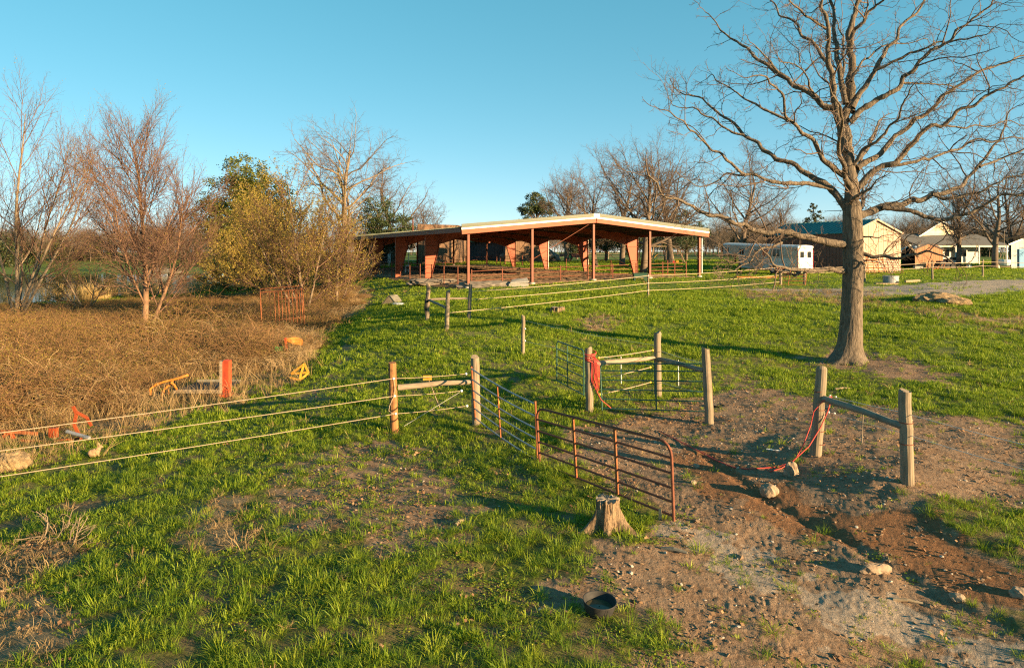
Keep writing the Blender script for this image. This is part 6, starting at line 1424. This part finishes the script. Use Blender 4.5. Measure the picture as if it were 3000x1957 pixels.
# ------------------------------------------------------------------ things around the pavilion and the yard
def a_frame():
    q = G(1140, 895); o = thing('a_frame_shelter', q, 'small plywood A-frame shelter in the grass by the brush', 'shelter')
    w, h, L = .55, .58, .9; X, Y = V((.93, -.36, 0)), V((.36, .93, 0))
    for s in (-1, 1): t = MB(); t.prism([q+X*(s*w), q+X*(s*.02)+V((0, 0, h)), q+X*(s*.02)+Y*L+V((0, 0, h)), q+X*(s*w)+Y*L], X*(s*.03)); t.build('roof_board', M_RAILD, o)
    t = MB(); t.prism([q-X*(w*.92)+Y*.02, q+X*(w*.92)+Y*.02, q+Y*.02+V((0, 0, h*.95))], Y*.02); t.build('end_board', M_WOODP, o)
    t = MB(); p = G(1166, 893); t.lathe(p, [(.4, 0), (.42, .05), (.3, .09), (.01, .10)], 20); tag(t.build('tub_lid', M_GREYS, None, origin=p), 'pale grey tub lid lying beside the A-frame shelter', 'lid')
a_frame()
q = D(1520, 50.0); t = MB(); t.prism([q+V((-.75, -.1, -.05)), q+V((.7, -.25, -.05)), q+V((.68, .7, -.05)), q+V((-.6, .8, -.05))], V((0, 0, .3))); t.prism([q+V((-.65, -.2, .22)), q+V((.72, -.2, .30)), q+V((.6, .6, .55)), q+V((-.5, .7, .42))], V((.02, .05, .09)))
tag(t.build('stone_block', M_CONC, None, origin=q, bevel=.03), 'pale broken concrete block between the front arena posts', 'block')
q = D(1874, 54); o = thing('feed_box', q, 'dark green wooden box on legs in front of the pavilion', 'box')
t = MB(); t.box(q+V((0, 0, .42)), (1.0, .7, .32)); t.build('box', M_GREENBOX, o); t = MB(); t.box(q+V((0, 0, .60)), (1.1, .8, .05)); t.build('lid', M_GREENBOX, o)
for sx in (-1, 1):
    for sy in (-1, 1): t = MB(); t.box(q+V((sx*.44, sy*.28, .1)), (.08, .08, .4)); t.build('leg', M_GREENBOX, o)
q = D(1193, 74); o = thing('chair', q, 'little white chair standing in the arena dirt', 'chair')
t = MB(); t.box(q+V((0, 0, .38)), (.42, .42, .05)); t.build('seat', M_WHITE, o)
for sx in (-1, 1): t = MB(); t.box(q+V((sx*.19, .2, .6)), (.05, .05, .5)); t.build('back_post', M_WHITE, o); [MB().box(q+V((sx*.18, sy*.18, .18)), (.05, .05, .36)).build('leg', M_WHITE, o) for sy in (-1, 1)]
t = MB(); t.box(q+V((0, .2, .78)), (.42, .03, .12)); t.build('backrest', M_WHITE, o)
q = D(1282, 100); o = thing('bench', q, 'low white bench against the left barn wall', 'bench'); t = MB(); t.box(q+V((0, 0, .75)), (2.2, .7, .1)); t.build('seat', M_WHITE, o)
for sx in (-1, 1): t = MB(); t.box(q+V((sx*.8, 0, .35)), (.12, .6, .7)); t.build('leg', M_GALV, o)

def swing_set():
    q = D(1948, 99); z = q.z; o = thing('swing_set', q, 'timber swing set with slide and ladder behind the arena', 'swing set'); x0, x1 = D(1915, 99).x, D(1985, 99).x; h = 2.5
    t = MB(); t.beam(V((x0-.2, 99, z+h)), V((x1+.3, 99, z+h)), .12, .15); t.build('top_beam', M_WOODP, o)
    for x, sx in ((x0, -1), (x1-.9, 1)):
        for s in (-1, 1): t = MB(); t.beam(V((x+sx*.2, 99+s*1.1, z-.05)), V((x, 99, z+h)), .11, .11); t.build('leg', M_WOODP, o)
        t = MB(); t.beam(V((x+sx*.1, 98.4, z+1.1)), V((x+sx*.1, 99.6, z+1.1)), .08, .08); t.build('brace', M_WOODP, o)
    xa = x1+.1
    for s in (-1, 1): t = MB(); t.beam(V((xa+.9, 98.8+s*.45, z)), V((xa-.1, 98.8+s*.45, z+2.2)), .08, .1); t.build('ladder_rail', M_WOODP, o)
    for k in range(6): t = MB(); f = .1+k*.16; t.box((xa+.9-f*1.0, 98.8, z+2.2*f), (.2, .9, .05)); t.build('ladder_tread', M_WOODP, o)
    t = MB(); t.prism([V((x0+.6, 99.2, z+1.3)), V((x0-.9, 98.2, z+.05)), V((x0-.9, 98.7, z+.05)), V((x0+.6, 99.7, z+1.3))], V((0, 0, .06))); t.build('slide', M_YELLOW, o)
    for xs in (x0+1.0, x0+1.9):
        for s in (-.22, .22): t = MB(); t.tube([V((xs+s, 99, z+h)), V((xs+s, 99, z+.55))], .015, 5); t.build('chain', M_GALV, o)
        t = MB(); t.box((xs, 99, z+.53), (.5, .2, .05)); t.build('seat', M_GREENPL, o)
    for px, m, l in ((1970, M_REDPL, 'red toy bucket on the grass by the swing set'), (1982, M_YELLOW, 'yellow toy crate at the foot of the ladder')):
        p = D(px, 97); t = MB(); t.lathe(p, [(.25, 0), (.32, .35), (.30, .4), (.22, .08), (.01, .08)], 10); tag(t.build('toy', m, None, origin=p), l, 'toy')
swing_set()
def implement():
    q = D(1675, 124); o = thing('hay_rake', q, 'faded red farm implement with one wheel under a far tree', 'implement'); z = q.z
    t = MB(); t.box(q+V((.9, 0, 1.05)), (3.0, 1.2, .75)); t.box(q+V((-1.6, 0, 1.15)), (1.2, .9, .5)); t.build('body', M_PINK, o)
    for x in (-.6,):
        t = MB(); t.tube([q+V((x, -.75, .75)), q+V((x, -.5, .75))], .72, 18); w = t.build('wheel', M_BLACK, o); t = MB(); t.tube([q+V((x, -.78, .75)), q+V((x, -.5, .75))], .42, 14); t.build('rim', M_GREENPL, w)
    t = MB(); t.beam(q+V((-1.5, 0, 1.0)), q+V((-3.2, 0, .6)), .15, .12); t.build('drawbar', M_PINK, o); t = MB(); t.box(q+V((-2.2, 0, .3)), (.2, .2, .7)); t.build('stand', M_DARKRED, o)
implement()

def trailer():
    K = V((25.95, 62.0, 0)); S = V((-.49, .872, 0)); N = V((.872, .49, 0)); L = 8.9; W = 2.1
    gzK = gz(K.x, K.y); o = thing('horse_trailer', V((K.x, K.y, gzK)), 'beige gooseneck horse trailer parked left of the metal shed', 'trailer')
    tilt = .035
    def P(s, w, z): return K+S*s+N*w+V((0, 0, gzK+z+tilt*s))
    zf, zt = .42, 2.55
    prof = [(0, zf), (6.55, zf), (7.0, 1.55), (L, 1.55), (L, zt-.12), (L-.1, zt), (0, zt)]
    t = MB(); t.prism([P(s, 0, z) for s, z in prof], N*W); t.build('body', M_TRAILER, o)
    t = MB(); 
    arc = [(-.03, zt-.06), (-.02, zt+.06), (.25, zt+.16), (W/2, zt+.2), (W-.25, zt+.16), (W+.02, zt+.06), (W+.03, zt-.06)]
    t.prism([P(-.05, w, z) for w, z in arc], P(L+.03, 0, 0)-P(-.05, 0, 0)); t.build('roof', M_TRAILTOP, o)
    def onside(s0, s1, z0, z1, m, nm, out=.012, parent=None, th=.03): t = MB(); t.prism([P(s0, -.001, z0), P(s1, -.001, z0), P(s1, -.001, z1), P(s0, -.001, z1)], N*(-out-th)); return t.build(nm, m, parent or o)
    for (s0, s1, z0, z1) in ((8.1, 8.65, 1.85, 2.3), (6.2, 6.75, 1.65, 2.2), (4.4, 4.9, 1.7, 2.2), (3.3, 3.95, 1.65, 2.25), (1.95, 2.75, 1.6, 2.3)):
        f = onside(s0-.05, s1+.05, z0-.05, z1+.05, M_WHITE, 'window', .0, None, .025); onside(s0, (s0+s1)/2-.03, z0, z1, M_GLASS, 'pane', .027, f, .01); onside((s0+s1)/2+.03, s1, z0, z1, M_GLASS, 'pane', .027, f, .01)
    onside(5.05, 6.0, .5, 2.35, M_TRAILER, 'side_door', .0, None, .03)
    for s in (5.02, 6.03, 3.1, 1.4): onside(s-.02, s+.02, .45, 2.5, M_TRAILTOP, 'seam_strip', .0, None, .015)
    for k in range(9): onside(.1, 3.9, .5+k*.11, .57+k*.11, M_WHITE, 'siding_slat', .0, None, .02)
    onside(0, 6.5, .36, .46, M_WHITE, 'running_board', .0, None, .06)
    # fenders and wheels
    for s in (1.7, 2.65):
        c = P(s, -.02, .36); t = MB(); t.tube([c-N*.14, c+N*.14], .36, 20); w = t.build('wheel', M_BLACK, o); t = MB(); t.tube([c-N*.155, c-N*.05], .2, 16); t.build('rim', M_TRAILTOP, w)
        c = P(s, W, .36); t = MB(); t.tube([c-N*.14, c+N*.14], .36, 14); t.build('wheel', M_BLACK, o)
    onside(1.2, 3.15, .74, .84, M_WHITE, 'fender', .0, None, .22)
    # rear doors
    def onrear(w0, w1, z0, z1, m, nm, th=.03, parent=None, out=0.0): t = MB(); t.prism([P(-.001-out, w0, z0), P(-.001-out, w1, z0), P(-.001-out, w1, z1), P(-.001-out, w0, z1)], S*-th); return t.build(nm, m, parent or o)
    for w0, w1 in ((.08, 1.03), (1.07, 2.02)):
        dr = onrear(w0, w1, .5, 2.4, M_WHITE, 'rear_door'); onrear(w0+.22, w1-.22, 1.6, 2.15, M_GLASS, 'door_window', .012, dr, .031)
    onrear(.0, .06, .5, 2.3, M_REDPL, 'tail_light'); onrear(2.04, 2.1, .5, 2.3, M_REDPL, 'tail_light'); onrear(.0, 2.1, .30, .44, M_GALV, 'bumper', .08)
    # neck coupler and landing leg
    t = MB(); a = P(8.3, W/2, 1.55); t.tube([a, P(8.3, W/2, .75)], .09, 8); t.build('coupler', M_DARK, o)
    t = MB(); a = P(7.6, W/2, 1.55); t.tube([a, P(7.6, W/2, -.28)], .06, 8); t.build('landing_leg', M_DARK, o)
    q = D(2215, 58); t = MB(); t.box(q+V((0, 0, .06)), (3.4, .5, .14)); tag(t.build('timber_plank', M_ORANGE, None, origin=q), 'orange plank lying in the grass beneath the trailer', 'plank')
trailer()

q = D(2610, 51); o = thing('stock_tank', q, 'galvanised oval stock tank by the fence post', 'tank')
t = MB(); n = 28
ring = lambda rx, ry, z: [q+V((rx*math.cos(2*math.pi*i/n), ry*math.sin(2*math.pi*i/n), z)) for i in range(n)]
vs = ring(.55, .4, 0)+ring(.57, .42, .28)+ring(.56, .41, .30)+ring(.58, .43, .55)+ring(.60, .45, .57)+ring(.56, .41, .55)+ring(.53, .38, .1); fs = [(k*n+i, k*n+(i+1) % n, (k+1)*n+(i+1) % n, (k+1)*n+i) for k in range(6) for i in range(n)]+[tuple(6*n+i for i in range(n))]
t.add(vs, fs); t.build('tub', M_GALV, o)
t = MB(); t.add(ring(.55, .40, .4), [tuple(range(n))]); t.build('water', MATS['pond_surface'], o)
q = D(2585, 49.5); t = MB(); t.box(q+V((.3, 0, .06)), (1.6, .25, .12)); tag(t.build('timber_plank', M_WOODP, None, origin=q), 'pale plank lying in front of the stock tank', 'plank')
q = D(2672, 50.5); t = MB(); t.tube([q+V((-.62, -.2, .09)), q+V((0, 0, .1)), q+V((.6, .1, .13))], [.09, .1, .11], 10); tag(t.build('log', M_WOODP, None, origin=q), 'pale bare log lying on the grass right of the tank', 'log')
# clutter by the garden shed
q = D(2690, 76); t = MB(); t.box(q+V((0, 0, .2)), (.9, .4, .4)); tag(t.build('concrete_block', M_CONC, None, origin=q), 'pale block at the foot of the garden shed', 'block')
o = thing('scrap_pile', D(2738, 74), 'heap of rusty boards in front of the garden shed', 'scrap'); q = D(2738, 74); g = np.random.default_rng(66)
for k in range(12): a = q+V((g.uniform(-1.6, 1.2), g.uniform(-.4, .4), g.uniform(.05, .25))); t = MB(); t.beam(a, a+V((g.uniform(-.9, .9), g.uniform(-.2, .2), g.uniform(-.05, .8))), .12, .05); t.build('board', M_ORANGE if k % 2 else M_RUST, o)
def cart(px, d, label, m):
    q = D(px, d); o = thing('utility_vehicle', q, label, 'vehicle')
    t = MB(); t.box(q+V((0, 0, .55)), (1.7, 1.0, .3)); t.box(q+V((-.45, 0, .8)), (.6, .9, .25)); t.build('body', m, o, bevel=.05); t = MB(); t.box(q+V((.35, 0, .95)), (.5, .8, .35)); t.build('seat', M_BLACK, o)
    for sx in (-.6, .6):
        for sy in (-.5, .5): t = MB(); t.tube([q+V((sx, sy-.1, .3)), q+V((sx, sy+.1, .3))], .3, 12); t.build('wheel', M_BLACK, o)
    t = MB(); t.tube([q+V((-.1, 0, .8)), q+V((.05, 0, 1.2))], .03, 6); t.build('steering_column', M_BLACK, o)
cart(2785, 88, 'small blue-white utility vehicle parked under the porch', M_TRAILTOP); cart(2768, 77, 'low dark mower beside the heap of rusty boards', M_DARKW)
q = D(2943, 76.5); o = thing('hanging_chair', q, 'white hanging chair under the oak at the right', 'chair'); t = MB(); t.lathe(q+V((0, 0, .3)), [(.05, 0), (.5, .12), (.62, .4), (.58, .75), (.5, .8), (.53, .4), (.1, .1)], 14); t.build('basket', M_WHITE, o)
for k in range(4): a = k*1.57+.7; t = MB(); t.tube([q+V((.55*math.cos(a), .55*math.sin(a), 1.0)), q+V((0, 0, 2.3))], .015, 5); t.build('cord', M_ROPE, o)
t = MB(); t.tube([q+V((0, 0, 2.3)), q+V((0, 0, 4.3))], .015, 5); t.build('cord', M_ROPE, o)
for px, l in ((2920, 'small white plastic stool by the hanging chair'), (2838, 'low white object on the grass before the house porch')):
    q = D(px, 78); t = MB(); t.lathe(q, [(.3, 0), (.25, .35), (.28, .42), (.01, .43)], 10); tag(t.build('stool', M_WHITE, None, origin=q), l, 'stool')

# boat on the pond bank
q = D(628, 128); q.z = ZC-WATER+.1; o = thing('rowing_boat', q, 'blue and white boat tilted on the pond bank', 'boat')
X, Y, Zz = V((.96, .2, .18)).normalized(), V((-.2, .98, 0)).normalized(), None; Zz = X.cross(Y)
t = MB(); n = 12; L = 1.8; vs = []
for i in range(n+1):
    s = -1+2*i/n; wdt = .75*(1-max(0, s)**3*.95); sh = .15*max(0, s)**2
    for (w, h) in ((-1, .55), (-.9, .1), (0, 0), (.9, .1), (1, .55)): vs.append(q+X*(s*L)+Y*(w*wdt)+Zz*(h+sh))
t.add(vs, [(i*5+k, i*5+k+1, (i+1)*5+k+1, (i+1)*5+k) for i in range(n) for k in range(4)]+[(0, 1, 2, 3, 4)]); t.build('hull', M_BLUE, o)
t = MB(); t.add([q+X*(s*L*.9)+Y*(w*.6)+Zz*(.5+.25*(k % 2)) for k, (s, w) in enumerate(((-1, -1), (-1, 1), (.6, 1), (.6, -1)))], [(0, 1, 2, 3)]); t.build('deck', M_WHITE, o)
t = MB(); t.box(q+Zz*.8-X*.3, (1.2, .9, .3), (X, Y, Zz)); t.build('seat', M_WHITE, o)
t = MB(); q2 = D(480, 150); q2.z = ZC-WATER+.15; t.box(q2, (1.6, .5, .2)); tag(t.build('float_board', M_WHITE, None, origin=q2), 'white board floating at the far shore of the pond', 'board')

# arena footing: churned sand surface inside the pavilion
def arena_floor():
    ng, ns = 190, 330; gg = np.linspace(-.3, AR_W-.2, ng); ss = np.linspace(-.6, 46.5, ns); Gm, Sm = np.meshgrid(gg, ss)
    x = AR_L0.x+AR_G.x*Gm+AR_S.x*Sm; y = AR_L0.y+AR_G.y*Gm+AR_S.y*Sm
    edge = np.clip(np.minimum.reduce([Gm+.3, AR_W-.2-Gm, Sm+.6, 46.5-Sm])/.6, 0, 1); edge = np.clip(edge-.25*np.abs(fbm(x, y, 1.5, 2)), 0, 1)
    z = z_macro(x, y)+.03+.05*edge+edge*(.075*fbm(x, y, 1.5, 3, .6, seed=4)+.05*fbm(x, y, 4.0, 2, .6, seed=6))-.22*(1-edge)
    v = np.stack([x, y, z], -1).reshape(-1, 3); i = np.arange(ng*ns).reshape(ns, ng); q = np.stack([i[:-1, :-1], i[:-1, 1:], i[1:, 1:], i[1:, :-1]], -1).reshape(-1, 4)
    me = np_mesh('arena_floor', v, [q], [mat('arena_sand', (0.20, 0.125, 0.07), (0.32, 0.21, 0.125), .95, 3.0, bump=.6, bscale=9, bdist=.05)], None, True)
    tag(link_mesh('arena_floor', me), 'churned brown riding surface under the pavilion roof', 'arena floor', None, 'structure')
arena_floor()
